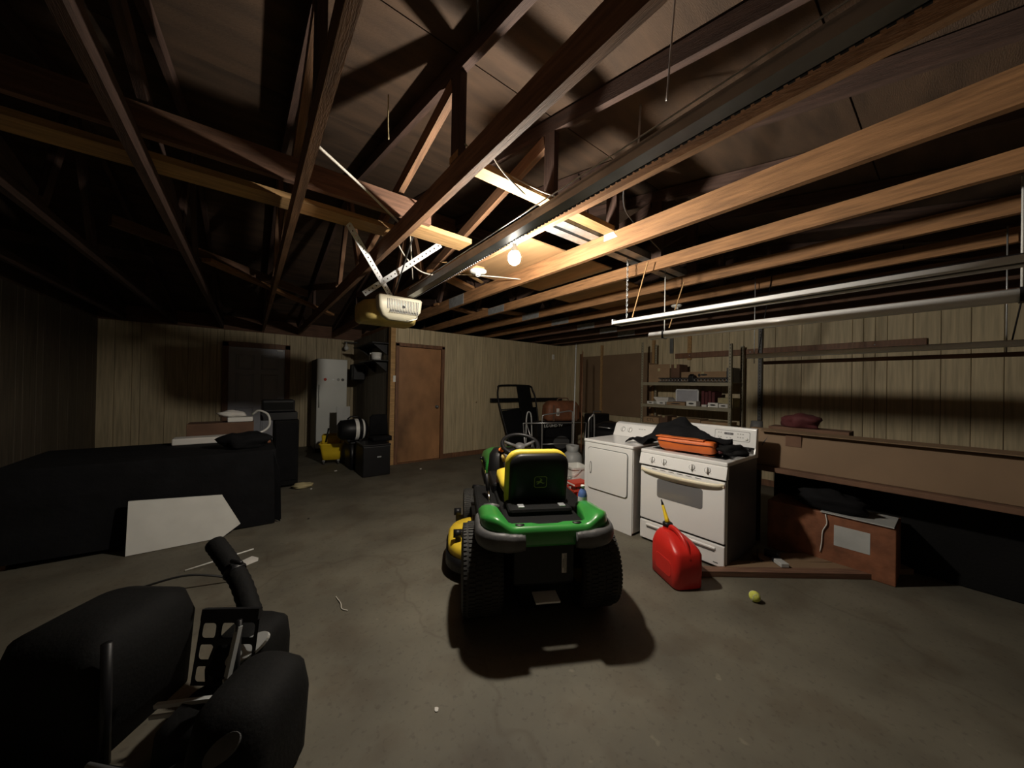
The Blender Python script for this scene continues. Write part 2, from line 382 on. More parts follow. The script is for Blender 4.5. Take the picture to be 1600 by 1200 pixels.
# white six-panel door in the back wall
d = struct(bpy.data.objects.new('door_2', None)); C.objects.link(d)
bx('door_slab', (-0.33, 0.58, 8.585, 8.62, 0.02, 2.06), 'white_door', d, bevel=.003)
for zx in ((1.62, 1.92), (0.98, 1.54), (0.2, 0.88)):
    for x0 in (-0.22, 0.18):
        bm = bmesh.new()
        loft(bm, [(0, 0, 0, .145, (zx[1] - zx[0]) / 2, .004), (.012, 0, 0, .135, (zx[1] - zx[0]) / 2 - .01, .004), (.004, 0, 0, .115, (zx[1] - zx[0]) / 2 - .03, .004), (.012, 0, 0, .10, (zx[1] - zx[0]) / 2 - .045, .004)],
             axes((1, 0, 0), (0, 0, 1), (0, -1, 0), (x0 + .145, 8.585, (zx[0] + zx[1]) / 2)), n=1)
        obj('door_panel', bm, 'white_door', d)
for x in (-0.42, 0.58): bx('door_casing', (x, x + .09, 8.54, 8.60, 0, 2.15), 'trimwood', d, bevel=.004)
bx('door_casing', (-0.42, 0.67, 8.54, 8.60, 2.06, 2.16), 'trimwood', d, bevel=.004)
bx('threshold', (-0.33, 0.58, 8.56, 8.62, 0, .018), 'trimwood', d)
bx('door_closer', (0.44, .54, 8.55, 8.585, 2.02, 2.045), 'whitep', d, bevel=.004)

# ================================================================ roof trusses
def truss(i, x, h, m_, label):
    t = thing('roof_truss', label, 'roof truss', (x, 0, 0), 0, 'wooden roof trusses')
    w = 0.038; zb = 2.40
    beam('bottom_chord', (0, YF + .02, zb + h / 2), (0, YB - .02, zb + h / 2), w, h, m_, t)
    up = lambda y: zroof(y) - 0.012
    for ya, yb_ in ((YF + .02, 3.975), (4.025, YB - .05)):
        beam('top_chord', (0, ya, up(ya) - .047), (0, yb_, up(yb_) - .047), w, 0.09, 'pine_shaded', t)
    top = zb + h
    web = lambda p, q: beam('web_member', (0, *p), (0, *q), w * .98, 0.088, 'pine_shaded' if abs(p[0] - q[0]) < .01 else ('pine_halfshade' if 0 < x < 2 else 'pine_shaded'), t, up=(0, 1, 0) if abs(p[0] - q[0]) < .01 else (0, 0, 1))  # posts and outer diagonals take the tone with shade painted in
    for yq in (1.55, 6.45):
        s = 1 if yq < 4 else -1
        web((yq, top - .01), (yq, up(yq) - .08))
        web((yq + s * .05, up(yq) - .12), (4.0 - s * .55, top + .03))
    web((4.0 - .45, top + .03), (3.98, up(4.0) - .16)); web((4.0 + .45, top + .03), (4.02, up(4.0) - .16))
    if x > 1.9:
        bx('nail_plate', (-w / 2 - .0025, -w / 2, 3.72, 4.1, zb + .004, zb + h - .004), 'zinc', t)
    if abs(x - 2.10) > .01: return t
    bm = bmesh.new(); prism(bm, [(1.49, top - .05), (1.61, top - .05), (1.61, top + .06), (1.57, top + .06)], 0, .003, axes((0, 1, 0), (0, 0, 1), (1, 0, 0), (-w / 2 - .003, 0, 0)))
    obj('nail_plate', bm, 'zinc', t)
    return t
TX = [(-1.70, .09, 'pine_shaded', 'wooden roof truss nearest the dark left wall'),
      (-1.07, .09, 'pine_shaded', 'wooden roof truss second from the dark left wall'),
      (-0.43, .11, 'pine_shaded', 'dark wooden roof truss above the left-hand table'),
      (0.20, .13, 'pine_halfshade', 'dark wooden roof truss running overhead above the tall black speaker'),
      (0.82, .13, 'pine_halfshade', 'dark wooden roof truss next left of the opener rail'),
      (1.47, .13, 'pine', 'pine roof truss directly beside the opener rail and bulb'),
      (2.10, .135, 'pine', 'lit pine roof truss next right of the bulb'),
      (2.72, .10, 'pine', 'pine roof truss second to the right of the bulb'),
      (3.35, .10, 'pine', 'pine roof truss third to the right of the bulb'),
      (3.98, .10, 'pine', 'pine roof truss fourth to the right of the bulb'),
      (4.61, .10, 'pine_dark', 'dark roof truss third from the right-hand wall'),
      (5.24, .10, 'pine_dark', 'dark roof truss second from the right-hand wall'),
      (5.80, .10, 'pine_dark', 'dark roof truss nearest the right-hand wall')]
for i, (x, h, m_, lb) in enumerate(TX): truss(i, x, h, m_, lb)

def board(name, p0, p1, w, h, m_, label, cat='board', group='loose boards on the trusses', up=(0, 0, 1)):
    return tag(beam(name, p0, p1, w, h, m_, None, up), label, cat, group)
board('cross_board', (0.80, 1.56, 2.553), (2.13, 1.56, 2.553), 0.09, 0.036, 'pine_pale', 'lit flat pine board crossing above the bulb towards the steel channels')
board('cross_board', (0.84, 2.45, 2.55), (1.39, 2.47, 2.55), 0.19, 0.036, 'pine_pale', 'short bright pine board above the white perforated strap, its end at the opener rail')
board('cross_board', (-1.9, 2.62, 2.53 + .03), (0.90, 2.66, 2.55 + .02), 0.17, 0.036, 'pine_pale', 'long pale board lying over the left trusses, end by the strap')
board('cross_beam', (-1.9, 2.36, 2.62), (1.02, 2.34, 2.62), 0.04, 0.14, 'pine_dark', 'dark beam on edge crossing the left trusses in front of the pale board')
board('diagonal_brace', (-0.35, 4.4, 2.555), (1.09, 6.5, 2.555), 0.09, 0.036, 'pine', 'reddish diagonal brace at the far left above the white door')
board('diagonal_brace', (-0.9, 4.1, 2.66), (0.6, 5.4, 2.60), 0.04, 0.09, 'pine_dark', 'dark diagonal brace in the left rear of the roof')
board('scrap_board', (1.45, 3.25, 2.553), (2.15, 3.60, 2.553), 0.14, 0.03, 'pine', 'warped scrap board beyond the empty white lampholder')
board('scrap_board', (2.05, 4.45, 2.52), (2.78, 4.60, 2.52), 0.10, 0.03, 'pine', 'short reddish scrap board laid across the middle trusses')
board('scrap_board', (2.7, 4.3, 2.52), (3.4, 4.15, 2.52), 0.12, 0.03, 'pine', 'reddish scrap board between the second and third lit trusses')
# bowed yellow lath
bm = bmesh.new(); tube(bm, curve([(1.44, 2.95, 2.553), (1.6, 3.1, 2.60), (1.85, 3.25, 2.61), (2.13, 3.3, 2.553)]), .032, 6, sq=(1, .12)); tag(obj('bowed_lath', bm, 'pine_pale'), 'pale bowed lath curling up behind the empty lampholder', 'lath')
# plywood sheets on the chords
for (x0, x1, y0, y1, lb) in ((1.50, 2.74, 2.02, 3.05, 'plywood sheet lying on the trusses right behind the lit bulb'),
                         (2.76, 3.98, 2.10, 3.10, 'plywood sheet on the trusses beyond the two steel channels')):
    z = 2.539 if x0 < 2 else 2.504
    o = bx('plywood_sheet', (x0, x1, y0, y1, z, z + .012), 'ply'); tag(o, lb, 'plywood', 'plywood sheets stored on the trusses')
# steel channels lying across the chords
for (y, lb, x1) in ((1.80, 'galvanised steel channel across the trusses, nearer the plywood', 3.75), (1.69, 'galvanised steel channel across the trusses, nearer the cross board', 3.5)):
    bm = bmesh.new(); z = 2.5365
    for p in (((-.042, 0), (.042, 0), (.042, .004), (-.042, .004)), ((-.042, 0), (-.038, 0), (-.038, .06), (-.042, .06)), ((.038, 0), (.042, 0), (.042, .06), (.038, .06)), ((-.042, .056), (-.022, .056), (-.022, .06), (-.042, .06)), ((.022, .056), (.042, .056), (.042, .06), (.022, .06))):
        prism(bm, p, 1.66, x1, axes((0, 1, 0), (0, 0, 1), (1, 0, 0), (0, y, z)))
    tag(obj('steel_channel', bm, 'zinc'), lb, 'steel channel', 'steel channels on the trusses')

# ================================================================ lamps
t = thing('bulb_lamp', 'lit bare bulb in a white ceiling lampholder beside the opener rail', 'lamp', (1.385, 1.80, 2.40))
lt('lampholder', [(0, 0), (.062, 0), (.062, -.012), (.055, -.024), (.028, -.03), (.025, -.055), (.0, -.056)], 'whitep', t)
lt('bulb_base', [(0.013, -.056), (.014, -.072), (.018, -.080), (.030, -.106), (.034, -.118), (0, -.119)], 'whitep', t)
lt('bulb', [(0, -.1195), (.0345, -.1195), (.042, -.140), (.042, -.160), (.034, -.180), (.018, -.193), (0, -.197)], 'bulb', t)
bx('mounting_block', (-.03, .07, -.06, .06, 0.001, .03), 'pine', t)
def holder(x, y, r, lb, z=2.40):
    t = thing('empty_lampholder', lb, 'lampholder', (x, y, z))
    lt('cover_plate', [(0, 0), (r, 0), (r, -.01), (r - .012, -.022), (.03, -.026), (0, -.026)], 'whitep', t)
    lt('socket', [(0.022, -.026), (.022, -.045), (.016, -.045), (.014, -.026)], 'whitep', t, 16)
    bx('mounting_block', (-.10, .04, -.04, .04, .001, .03), 'pine', t)
holder(1.57, 2.56, .075, 'round white lampholder without a bulb, just beyond the lit bulb')
holder(4.05, 2.05, .06, 'small white lampholder above the hanging tube fixtures')

# ================================================================ garage door opener
t = thing('opener_rail', 'dark steel opener rail with a drive chain running overhead', 'opener rail', (1.155, 0, 0))
def zr(y): return 2.302 - 0.0275 * y
bm = bmesh.new()
P0 = Vector((0, -0.85, zr(-.85))); P1 = Vector((0, 3.06, zr(3.06))); dd = (P1 - P0).normalized()
prism(bm, [(-.030, .026), (.030, .026), (.030, -.024), (.010, -.028), (.010, -.022), (.024, -.018), (.024, .020), (-.024, .020), (-.024, -.018), (-.010, -.022), (-.010, -.028), (-.030, -.024)], 0, (P1 - P0).length,
      axes((1, 0, 0), Vector((1, 0, 0)).cross(dd) * -1, dd, P0))
obj('rail_channel', bm, 'rail', t)
bm = bmesh.new()
y = -0.8
while y < 3.05:
    z = zr(y) - .02; box(bm, .036, .044, y, y + .016, z - .007, z + .007); box(bm, .038, .042, y + .014, y + .028, z - .003, z + .003); y += .027
obj('drive_chain', bm, 'blackp', t)['kind'] = 'stuff'
tb('return_cable', [(-.05, -.8, zr(-.8) + .03), (-.05, 2.95, zr(2.95) + .02)], .003, 'silver', t, 6)
bx('header_bracket', (-.05, .05, -.895, -.83, 2.29, 2.40), 'rail', t, bevel=.003)

t = thing('garage_door_opener', 'cream garage door opener with vented cover hung from two straps', 'door opener', (1.07, 3.10, 1.975))
lf('motor_housing', [(.02, 0, .105, .165, .075, .03), (.10, -.015, .095, .215, .092, .04), (.20, -.02, .095, .255, .098, .04), (.42, -.02, .095, .26, .098, .04), (.46, -.02, .095, .23, .085, .04)], 'mustard', t, mtx=axes((1, 0, 0), (0, 0, 1), (0, 1, 0)))
lf('light_cover', [(-.0, 0, .03, .10, .03, .02), (.03, 0, .02, .155, .045, .03), (.09, 0, .0, .190, .06, .03), (.19, 0, .0, .198, .06, .02), (.205, 0, .0, .19, .05, .02)], 'beige', t)
for k in range(20):
    x = -.125 + k * .0145
    bx('vent_slot', (x, x + .006, -.0635, -.058, .055 + (.03 if k < 2 else 0), .175), 'greyp', t)
lt('emblem', [(0, .002), (.012, .002), (.014, 0), (0, 0)], 'ink', t, 14, axes((1, 0, 0), (0, 0, 1), (0, -1, 0), (.02, -.062, .115)))
tb('cover_latch', [(.06, -.03, .0), (.10, -.07, .005), (.14, -.06, .02), (.165, -.02, .045)], .005, 'whitep', t, 6)
bx('top_plate', (-.17, .17, .06, .46, .190, .198), 'blackp', t, bevel=.003)
def strap(p0, p1, lb):
    p0 = Vector(p0); p1 = Vector(p1); L_ = (p1 - p0).length; X = (p1 - p0) / L_; N = Vector((0, -1, 0)); N = (N - X * N.dot(X)).normalized(); Y = N.cross(X)
    n = int(L_ / .04); bm = bmesh.new(); hw = .023; st = L_ / n
    for k in range(n):      # a strip with a real hole in every cell
        x0, x1 = k * st, (k + 1) * st; c0 = x0 + st / 2
        o_ = [(x0, -hw), (x0 + st / 2, -hw), (x1, -hw), (x1, 0), (x1, hw), (x0 + st / 2, hw), (x0, hw), (x0, 0)]
        i_ = [(c0 + .0065 * math.cos(a), .0065 * math.sin(a)) for a in [R(225 + 45 * q) for q in range(8)]]
        for z in (0, .003):
            A = [bm.verts.new((*p, z)) for p in o_]; B = [bm.verts.new((*p, z)) for p in i_]
            for q in range(8): bm.faces.new((A[q], A[(q + 1) % 8], B[(q + 1) % 8], B[q]))
    bmesh.ops.remove_doubles(bm, verts=bm.verts[:], dist=1e-5)
    bmesh.ops.transform(bm, matrix=axes(X, Y, N, p0), verts=bm.verts[:])
    tag(obj('perforated_strap', bm, 'whitesteel'), lb, 'strap', 'perforated straps holding the opener')
strap((.54, 2.66, 2.54), (1.02, 3.155, 2.180), 'white perforated strap rising left from the opener to the dark beam')
strap((.78, 3.165, 2.180), (1.21, 2.56, 2.535), 'white perforated strap rising right from the opener to the short bright board')

# cables about the roof
def cable(name, pts, r, m_, lb, cat='cable', n=8): return tag(tb(name, curve(pts, n), r, m_, None, 6), lb, cat)
cable('white_cable', [(.21, 1.74, 2.46), (.52, 2.07, 2.5), (.84, 2.42, 2.53)], .007, 'cord', 'straight white cable slanting from the left truss to the short bright board')
OP = bpy.data.objects['garage_door_opener']
for nm_, pp in (('power_cord', [(.92, 2.2, 2.62), (.97, 2.4, 2.63), (.98, 2.6, 2.5), (1.0, 2.9, 2.3), (1.03, 3.2, 2.178)]),):
    tb(nm_, [Vector(p) - Vector((1.07, 3.10, 1.975)) for p in curve(pp)], .006, 'cordb', OP, 6)
cable('house_cable', [(.84, 2.6, 2.53), (1.05, 2.9, 2.49), (1.25, 3.05, 2.45), (1.46, 3.1, 2.46)], .006, 'cord', 'sagging pale cable behind the short bright board')
cable('house_cable', [(.98, 2.62, 2.58), (1.1, 2.9, 2.50), (1.25, 3.25, 2.42)], .005, 'cord', 'thin pale cable falling beside the right-hand strap')
cable('house_cable', [(.84, 1.35, 2.55), (1.0, 1.42, 2.50), (1.18, 1.45, 2.45)], .005, 'cord', 'white cable swinging over the opener rail before the bulb')
cable('house_cable', [(.83, 1.5, 2.60), (1.0, 1.53, 2.58), (1.3, 1.5, 2.55), (1.46, 1.5, 2.56)], .004, 'cord', 'thin white cable arched beside the bulb-side board')
cable('house_cable', [(1.5, 1.35, 2.64), (1.75, 1.50, 2.66), (2.1, 1.75, 2.66), (2.7, 2.0, 2.64)], .005, 'cordb', 'dark cable crossing above the steel channels')
cable('house_cable', [(1.48, 1.0, 2.58), (1.8, 1.25, 2.55), (2.1, 1.38, 2.56), (2.7, 1.5, 2.54)], .005, 'cordb', 'dark cable crossing the lit trusses towards the tube fixtures')
cable('house_cable', [(1.5, 2.9, 2.44), (1.8, 2.72, 2.44), (2.08, 2.6, 2.44)], .005, 'cord', 'thin pale cable beside the empty lampholder')
cable('hanging_string', [(.62, 2.05, 3.1), (.62, 2.05, 2.95), (.625, 2.05, 2.84)], .004, 'tan', 'short frayed string hanging from the sheathing above the left trusses', 'string')
cable('steel_rod', [(1.2, .62, 2.96), (1.24, .66, 2.75), (1.28, .7, 2.53)], .004, 'silver', 'thin steel hanger rod above the near part of the rail', 'rod')
cable('steel_rod', [(1.62, 1.03, 2.90), (1.64, 1.05, 2.75), (1.66, 1.07, 2.6)], .006, 'silver', 'short steel rod beside the rail', 'rod')
cable('house_cable', [(0.24, 0.6, 2.86), (.5, .9, 2.90), (.78, 1.3, 2.97)], .006, 'cordb', 'black cable stapled across the near sheathing')

# ================================================================ hanging tube fixtures
def chain(name, p0, p1, parent, m_='blackp'):
    p0 = Vector(p0); p1 = Vector(p1); n = int((p1 - p0).length / .022); bm = bmesh.new()
    for k in range(n):
        c = p0.lerp(p1, (k + .5) / n); a = k % 2
        pts = [c + Vector(((.007 * math.cos(q)) * (1 - a), (.007 * math.cos(q)) * a, .015 * math.sin(q))) for q in [2 * PI * j / 8 for j in range(8)]]
        tube(bm, pts, .0025, 4, closed=True)
    return obj(name, bm, m_, parent, smooth=True)
t = thing('tube_fixture', 'long white twin-strip tube fixture hanging nearest the camera, above dryer and stove', 'light fixture', (2.58, 0, 1.95), 0, 'hanging tube fixtures')
bx('ballast_channel', (-.030, .030, -.53, 1.83, .008, .044), 'blackp', t, bevel=.003)
for s in (-1, 1):
    lf('bare_strip', [(-.53, s * .052, .016, .020, .014, .006), (1.83, s * .052, .016, .020, .014, .006)], 'enamel', t, mtx=axes((1, 0, 0), (0, 0, 1), (0, 1, 0)))
for y in (-.55, 1.83):
    bx('end_bracket', (-.074, .074, y, y + .012, .0, .046), 'whitesteel', t, bevel=.003)
chain('hanging_chain', (0, 1.74, .045), (0, 1.74, .62), t, 'zinc'); chain('hanging_chain', (0, -.3, .045), (0, -.3, .62), t, 'zinc')
beam('hook_bar', (.02, 1.70, .05), (.03, 1.57, .50), .008, .008, 'pine_pale', t)
t = thing('tube_fixture', 'white tube fixture with rounded housing hanging behind the twin-strip one', 'light fixture', (3.06, 0, 1.90), 0, 'hanging tube fixtures')
lf('housing', [(-.60, 0, 0, .036, .034, .02), (1.80, 0, 0, .036, .034, .02)], 'enamel', t, mtx=axes((1, 0, 0), (0, 0, 1), (0, 1, 0)))
for y in (-.2, 1.66):
    tb('hanger_wire', [(0, y, .03), (0, y, .60)], .005, 'whitep', t, 6)
    bx('clip_band', (-.038, .038, y - .008, y + .008, -.036, .036), 'blackp', t)
beam('hook_bar', (.01, 1.62, .06), (.03, 1.50, .46), .008, .008, 'pine_pale', t)
for s in (-1, 1): lt('end_pin', [(0, .012), (.004, .012), (.004, 0), (0, 0)], 'blackp', t, 8, axes((1, 0, 0), (0, 0, -1), (0, 1, 0), (s * .012, 1.80, 0)))
t = thing('tube_fixture', 'thin tube fixture with dark bar below it hanging farthest right', 'light fixture', (3.9, 0, 1.73), 0, 'hanging tube fixtures')
lf('housing', [(-.60, 0, 0, .026, .022, .012), (1.26, 0, 0, .026, .022, .012)], 'enamel', t, mtx=axes((1, 0, 0), (0, 0, 1), (0, 1, 0)))
lf('lower_bar', [(-.60, 0, -.07, .02, .015, .006), (1.12, 0, -.07, .02, .015, .006)], 'cardd', t, mtx=axes((1, 0, 0), (0, 0, 1), (0, 1, 0)))
for y in (-.2, 1.20):
    tb('hanger_wire', [(0, y, -.07), (0, y, .77)], .004, 'zinc', t, 6)
    tb('hanger_wire', [(.03, y - .02, .0), (.05, y - .12, .77)], .004, 'blackp', t, 6)

# ================================================================ things behind: fridge corner
t = thing('refrigerator', 'white refrigerator with magnets on its door in the far corner', 'refrigerator', (1.33, 0, 0))
bx('cabinet', (-.28, .28, 7.76, 8.42, .04, 1.86), 'darkside', t, bevel=.006)
bx('door', (-.275, .275, 7.70, 7.755, .08, 1.87), 'fridge', t, bevel=.012, seg=3)
bx('kick_plate', (-.27, .27, 7.75, 7.765, .0, .075), 'blackp', t)
lf('handle', [(.9, -.235, 7.67, .012, .016, .008), (1.35, -.235, 7.67, .012, .016, .008)], 'fridge', t)
for x in (-.235,):
    for z in (.92, 1.33): bx('handle_mount', (x - .01, x + .01, 7.68, 7.705, z - .02, z + .02), 'fridge', t)
def magnet(x, m_, lb, w=None):
    if w: o = bx('fridge_magnet', (x - w, x + w, 7.690, 7.6985, 1.44, 1.465), m_)
    else: o = lt('fridge_magnet', [(0, .008), (.024, .008), (.028, .004), (.028, 0), (0, 0)], m_, None, 18, axes((1, 0, 0), (0, 0, 1), (0, -1, 0), (x, 7.699, 1.455)))
    tag(o, lb, 'magnet', 'magnets on the refrigerator door')
magnet(1.20, 'reds', 'red round magnet on the refrigerator door, leftmost'); magnet(1.34, 'rail', 'small dark square magnet on the refrigerator door', .018)
magnet(1.44, 'tank', 'grey round magnet on the refrigerator door beside the square one'); magnet(1.52, 'greyp', 'grey round magnet on the refrigerator door, rightmost')

# wall shelves on the dark closet side
def wshelf(z, y0, y1, dep, lb):
    t = thing('wall_shelf', lb, 'shelf', (XC - .009, y0, z), 0, 'shelves on the dark closet side wall')
    bx('shelf_board', (-dep, 0, 0, y1 - y0, -.02, 0), 'blackp', t, bevel=.003)
    for y in (.15, y1 - y0 - .15):
        bm = bmesh.new(); prism(bm, [(0, -.02), (-dep * .8, -.02), (0, -.2)], y - .008, y + .008, axes((1, 0, 0), (0, 0, 1), (0, -1, 0), (0, 2 * y, 0))); obj('bracket', bm, 'blackp', t)
wshelf(2.10, 5.98, 7.3, .30, 'upper black shelf on the dark closet side wall')
wshelf(1.80, 5.98, 7.0, .27, 'lower black shelf on the dark closet side wall, holding a white tub')
t = thing('plastic_tub', 'white lidded plastic tub on the lower closet-side shelf', 'tub', (1.80, 6.35, 1.80))
lt('tub_body', [(0, 0), (.075, 0), (.088, .13), (0, .13)], 'whitep', t); lt('tub_lid', [(0, .131), (.094, .131), (.094, .142), (.08, .15), (0, .15)], 'whitep', t)
tag(bx('paint_can', (1.755, 1.80, 6.60, 6.64, 1.80, 1.96), 'zinc', bevel=.004), 'slim metal can beside the white tub on the shelf', 'can')
tag(lt('wall_hook_cup', [(0, 0), (.03, 0), (.05, .05), (.03, .10), (.012, .11), (.012, .17), (0, .17)], 'whitep', loc=(1.70, 8.3, 2.12)), 'small white lamp socket hanging at the top of the far corner', 'socket')
bx('support_bracket', (1.66, 1.93, 8.25, 8.35, 2.29, 2.31), 'blackp', bpy.data.objects['wall_hook_cup'], loc=(-1.70, -8.3, -2.12))
tag(bx('hanging_case', (1.66, 1.90, 7.45, 7.75, 1.45, 1.78), 'blackp', bevel=.02), 'black case hung beside the refrigerator on the closet side', 'case')

# black storage cube, tub with white bands, and neighbours
t = thing('storage_cube', 'black storage cube on the floor beside the brown door', 'storage cube', (1.34, 5.30, 0))
bx('body', (0, .40, 0, .46, .0, .45), 'blackp', t, bevel=.012); bx('lid', (-.005, .405, -.006, .466, .452, .475), 'blackp', t, bevel=.006)
bx('front_latch', (.20, .26, -.012, -.004, .28, .30), 'zinc', t)
t = thing('storage_bin', 'black plastic bin on the floor behind the storage cube', 'bin', (1.45, 6.07, 0))
lf('body', [(0, 0, 0, .15, .2, .03), (.42, 0, 0, .17, .22, .03)], 'blackp', t); lf('rim', [(.421, 0, 0, .18, .23, .03), (.45, 0, 0, .18, .23, .03)], 'blackp', t)
t = thing('shop_vacuum', 'black round vacuum drum with white bands resting on the bins', 'vacuum', (1.37, 6.02, .632))
bm = bmesh.new()
mt_ = axes((0, 0, 1), (0, 1, 0), (-1, 0, 0)) @ Matrix.Rotation(R(0), 4, 'X')
prof = [(0, -.24), (.10, -.24), (.15, -.2), (.165, -.05), (.165, .10), (.14, .18), (.06, .22), (0, .22)]
lathe(bm, prof, 24, axes((0, -.3, 1), (0, 1, .3), (1, 0, 0))); obj('drum', bm, 'blackp', t, smooth=True)
for a, b in ((.0, .055), (.10, .15)):
    r1 = .168 if a < .05 else .160
    lt('white_band', [(r1, a), (r1 + .002, (a + b) / 2), (r1 - (.0 if a < .05 else .012), b)], 'whitep', t, 24, axes((0, -.3, 1), (0, 1, .3), (1, 0, 0)))
tb('handle', [(-.1, 0, .17), (-.05, 0, .215), (.05, 0, .215), (.1, 0, .17)], .012, 'blackp', t)
for s in (-.1, .08): bx('foot', (s - .02, s + .02, -.12, .12, -.175, -.145), 'blackp', t)
t = thing('metal_sheet', 'small grey panel leaning between refrigerator and black drum', 'panel', (1.43, 6.95, 0))
bx('sheet', (-.13, .10, 0, .02, .0, .95), 'tank', t, rot=(R(-6), 0, 0))
t = thing('black_chair', 'black folded seat against the dark closet wall above the storage cube', 'chair', (1.72, 5.86, .477))
lf('backrest', [(0, 0, -.02, .15, .03, .02), (.36, 0, .02, .14, .03, .02), (.40, 0, .02, .10, .02, .02)], 'cloth', t)
lf('seat', [(0, -.02, -.16, .15, .14, .03), (.07, -.02, -.16, .15, .14, .03)], 'cloth', t)
t = thing('mop_bucket', 'yellow mop bucket on castors before the refrigerator', 'bucket', (1.16, 6.62, 0), R(-15))
bm = bmesh.new(); loft(bm, [(.08, 0, 0, .135, .15, .04), (.20, 0, 0, .155, .17, .05), (.34, 0, 0, .18, .20, .05), (.36, 0, 0, .195, .215, .05), (.36, 0, 0, .17, .19, .05), (.14, 0, 0, .14, .155, .04)]); obj('tub', bm, 'yellows', t, smooth=True)
lf('wringer', [(.30, -.02, .09, .14, .09, .03), (.47, -.02, .12, .15, .10, .03), (.48, -.02, .12, .14, .09, .03), (.34, -.02, .10, .12, .07, .03)], 'yellows', t)
for sx in (-1, 1):
    for sy in (-1, 1):
        c = lt('castor', [(0, -.012), (.028, -.012), (.032, 0), (.028, .012), (0, .012)], 'greyp', t, 14, axes((0, 1, 0), (0, 0, 1), (1, 0, 0), (sx * .11, sy * .12, .032)))
        bx('castor_fork', (sx * .11 - .018, sx * .11 + .018, sy * .12 - .012, sy * .12 + .012, .05, .085), 'zinc', t)
tb('wringer_lever', [(-.10, .0, .36), (-.06, .02, .60)], .014, 'blackp', t)

# ================================================================ left: black tower, table and its clutter
t = thing('tall_speaker', 'tall black floor cabinet standing at the left before the back wall', 'cabinet', (.40, 5.36, 0))
bx('body', (-.135, .135, 0, .42, .03, .89), 'blackm', t, bevel=.008)
bx('grille', (-.12, .12, -.014, -.001, .10, .85), 'cloth', t, bevel=.004)
for sx in (-.1, .1):
    for sy in (.04, .36): lt('foot', [(0, 0), (.018, 0), (.012, .03), (0, .03)], 'chrome', t, 12, loc=(sx, sy, 0))
t = thing('stereo_box', 'flat dark box directly on top of the tall black cabinet', 'box', (.34, 5.52, .892))
bx('body', (-.22, .18, -.14, .2, .002, .10), 'blackp', t, bevel=.006)
t = thing('cassette_deck', 'long dark case stacked on the flat box, topmost', 'case', (.30, 5.52, .995))
bx('body', (-.17, .19, -.12, .18, .0, .16), 'blackp', t, bevel=.02); bx('front_panel', (-.15, .17, -.126, -.12, .03, .13), 'blackm', t)
t = thing('covered_table', 'table draped in black cloth at the left, in front of the tall cabinet', 'table', (-.62, 4.62, 0))
bm = bmesh.new()
N_ = 60; ring = rrect(.84, .48, .05, 6); top = [bm.verts.new((x, y, .72)) for x, y in ring]
prev = top
for j, z in enumerate((.70, .5, .3, .12, .0)):
    cur = []
    for k, (x, y) in enumerate(ring):
        a = k * 1.9; o_ = (.012 + .03 * (1 - z)) * math.sin(a) + .02
        if z == .70: o_ = .006
        cur.append(bm.verts.new((x * (1 + o_ / .84), y * (1 + o_ / .48), max(z + (.03 if z < .05 else 0) * (1 + math.sin(k * 2.3)), 0.004))))
    for k in range(len(ring)): bm.faces.new((prev[k], prev[(k + 1) % len(ring)], cur[(k + 1) % len(ring)], cur[k]))
    prev = cur
bm.faces.new(top); obj('tablecloth_skirt', bm, 'cloth', t, smooth=False)
bx('table_top', (-.82, .82, -.46, .46, .68, .715), 'trimwood', t)
for sx in (-.78, .78):
    for sy in (-.42, .42): bx('leg', (sx - .025, sx + .025, sy - .025, sy + .025, 0, .68), 'trimwood', t)
def blob(name, loc, r, m_, lb, cat, sc=(1, 1, 1), seed=1, amp=.18, parent=None, sub=3, rz=0):
    bm = bmesh.new(); bmesh.ops.create_icosphere(bm, subdivisions=sub, radius=1)
    from mathutils import noise
    for v in bm.verts:
        n_ = noise.noise(v.co * 1.7 + Vector((seed * 7.3, seed, 0))) + .5 * noise.noise(v.co * 4 + Vector((seed, 0, seed * 3)))
        v.co *= 1 + amp * n_
        v.co = Vector((v.co.x * sc[0] * r, v.co.y * sc[1] * r, max(v.co.z, -.75) * sc[2] * r))
    o = obj(name, bm, m_, parent, smooth=True)
    if parent: o.location = loc
    else: o.location = (loc[0], loc[1], loc[2] + .75 * sc[2] * r); o.rotation_euler = (0, 0, rz); tag(o, lb, cat)
    return o
blob('black_bag', (-.02, 4.42, .723), .17, 'cloth', 'crumpled black bag on the front edge of the covered table', 'bag', (1.25, .9, .5), 3, .35)
t = thing('brown_pouch', 'brown flat pouch near the right corner of the covered table', 'pouch', (.11, 4.72, .722))
lf('body', [(0, 0, 0, .09, .12, .03), (.025, 0, 0, .085, .11, .03), (.035, 0, 0, .05, .08, .03)], 'leather', t)
tag(bx('white_tray', (-.62, .03, 4.86, 5.04, .722, .79), 'paper', bevel=.01), 'long white flat box at the back of the covered table', 'box')
tag(bx('cardboard_box', (-.55, .05, 5.22, 5.50, .0, .90), 'cardd', bevel=.004), 'brown cardboard box standing behind the covered table', 'box')
tag(bx('white_box', (-.20, .04, 5.28, 5.46, .902, .955), 'whitep', bevel=.006), 'small white box on the brown cardboard box behind the table', 'box')
blob('white_rag', (-.16, 5.36, .957), .10, 'paper', 'crumpled white rag on the small white box', 'rag', (1.3, .7, .45), 5, .35)
cable('flexible_hose', [(.02, 4.95, .80), (.12, 4.98, .80), (.20, 5.10, .86), (.19, 5.22, .98), (.10, 5.30, 1.03), (.04, 5.36, .985)], .013, 'whitep', 'pale hose looping from the white tray up to the white box', 'hose')
bm = bmesh.new(); prism(bm, [(-.75, 0), (-.17, 0), (-.045, .09), (-.18, .37), (-.75, .42)], 0, .018, axes((1, 0, 0), (0, .12, .99), (0, -1, 0), (0, 3.98, .004)))
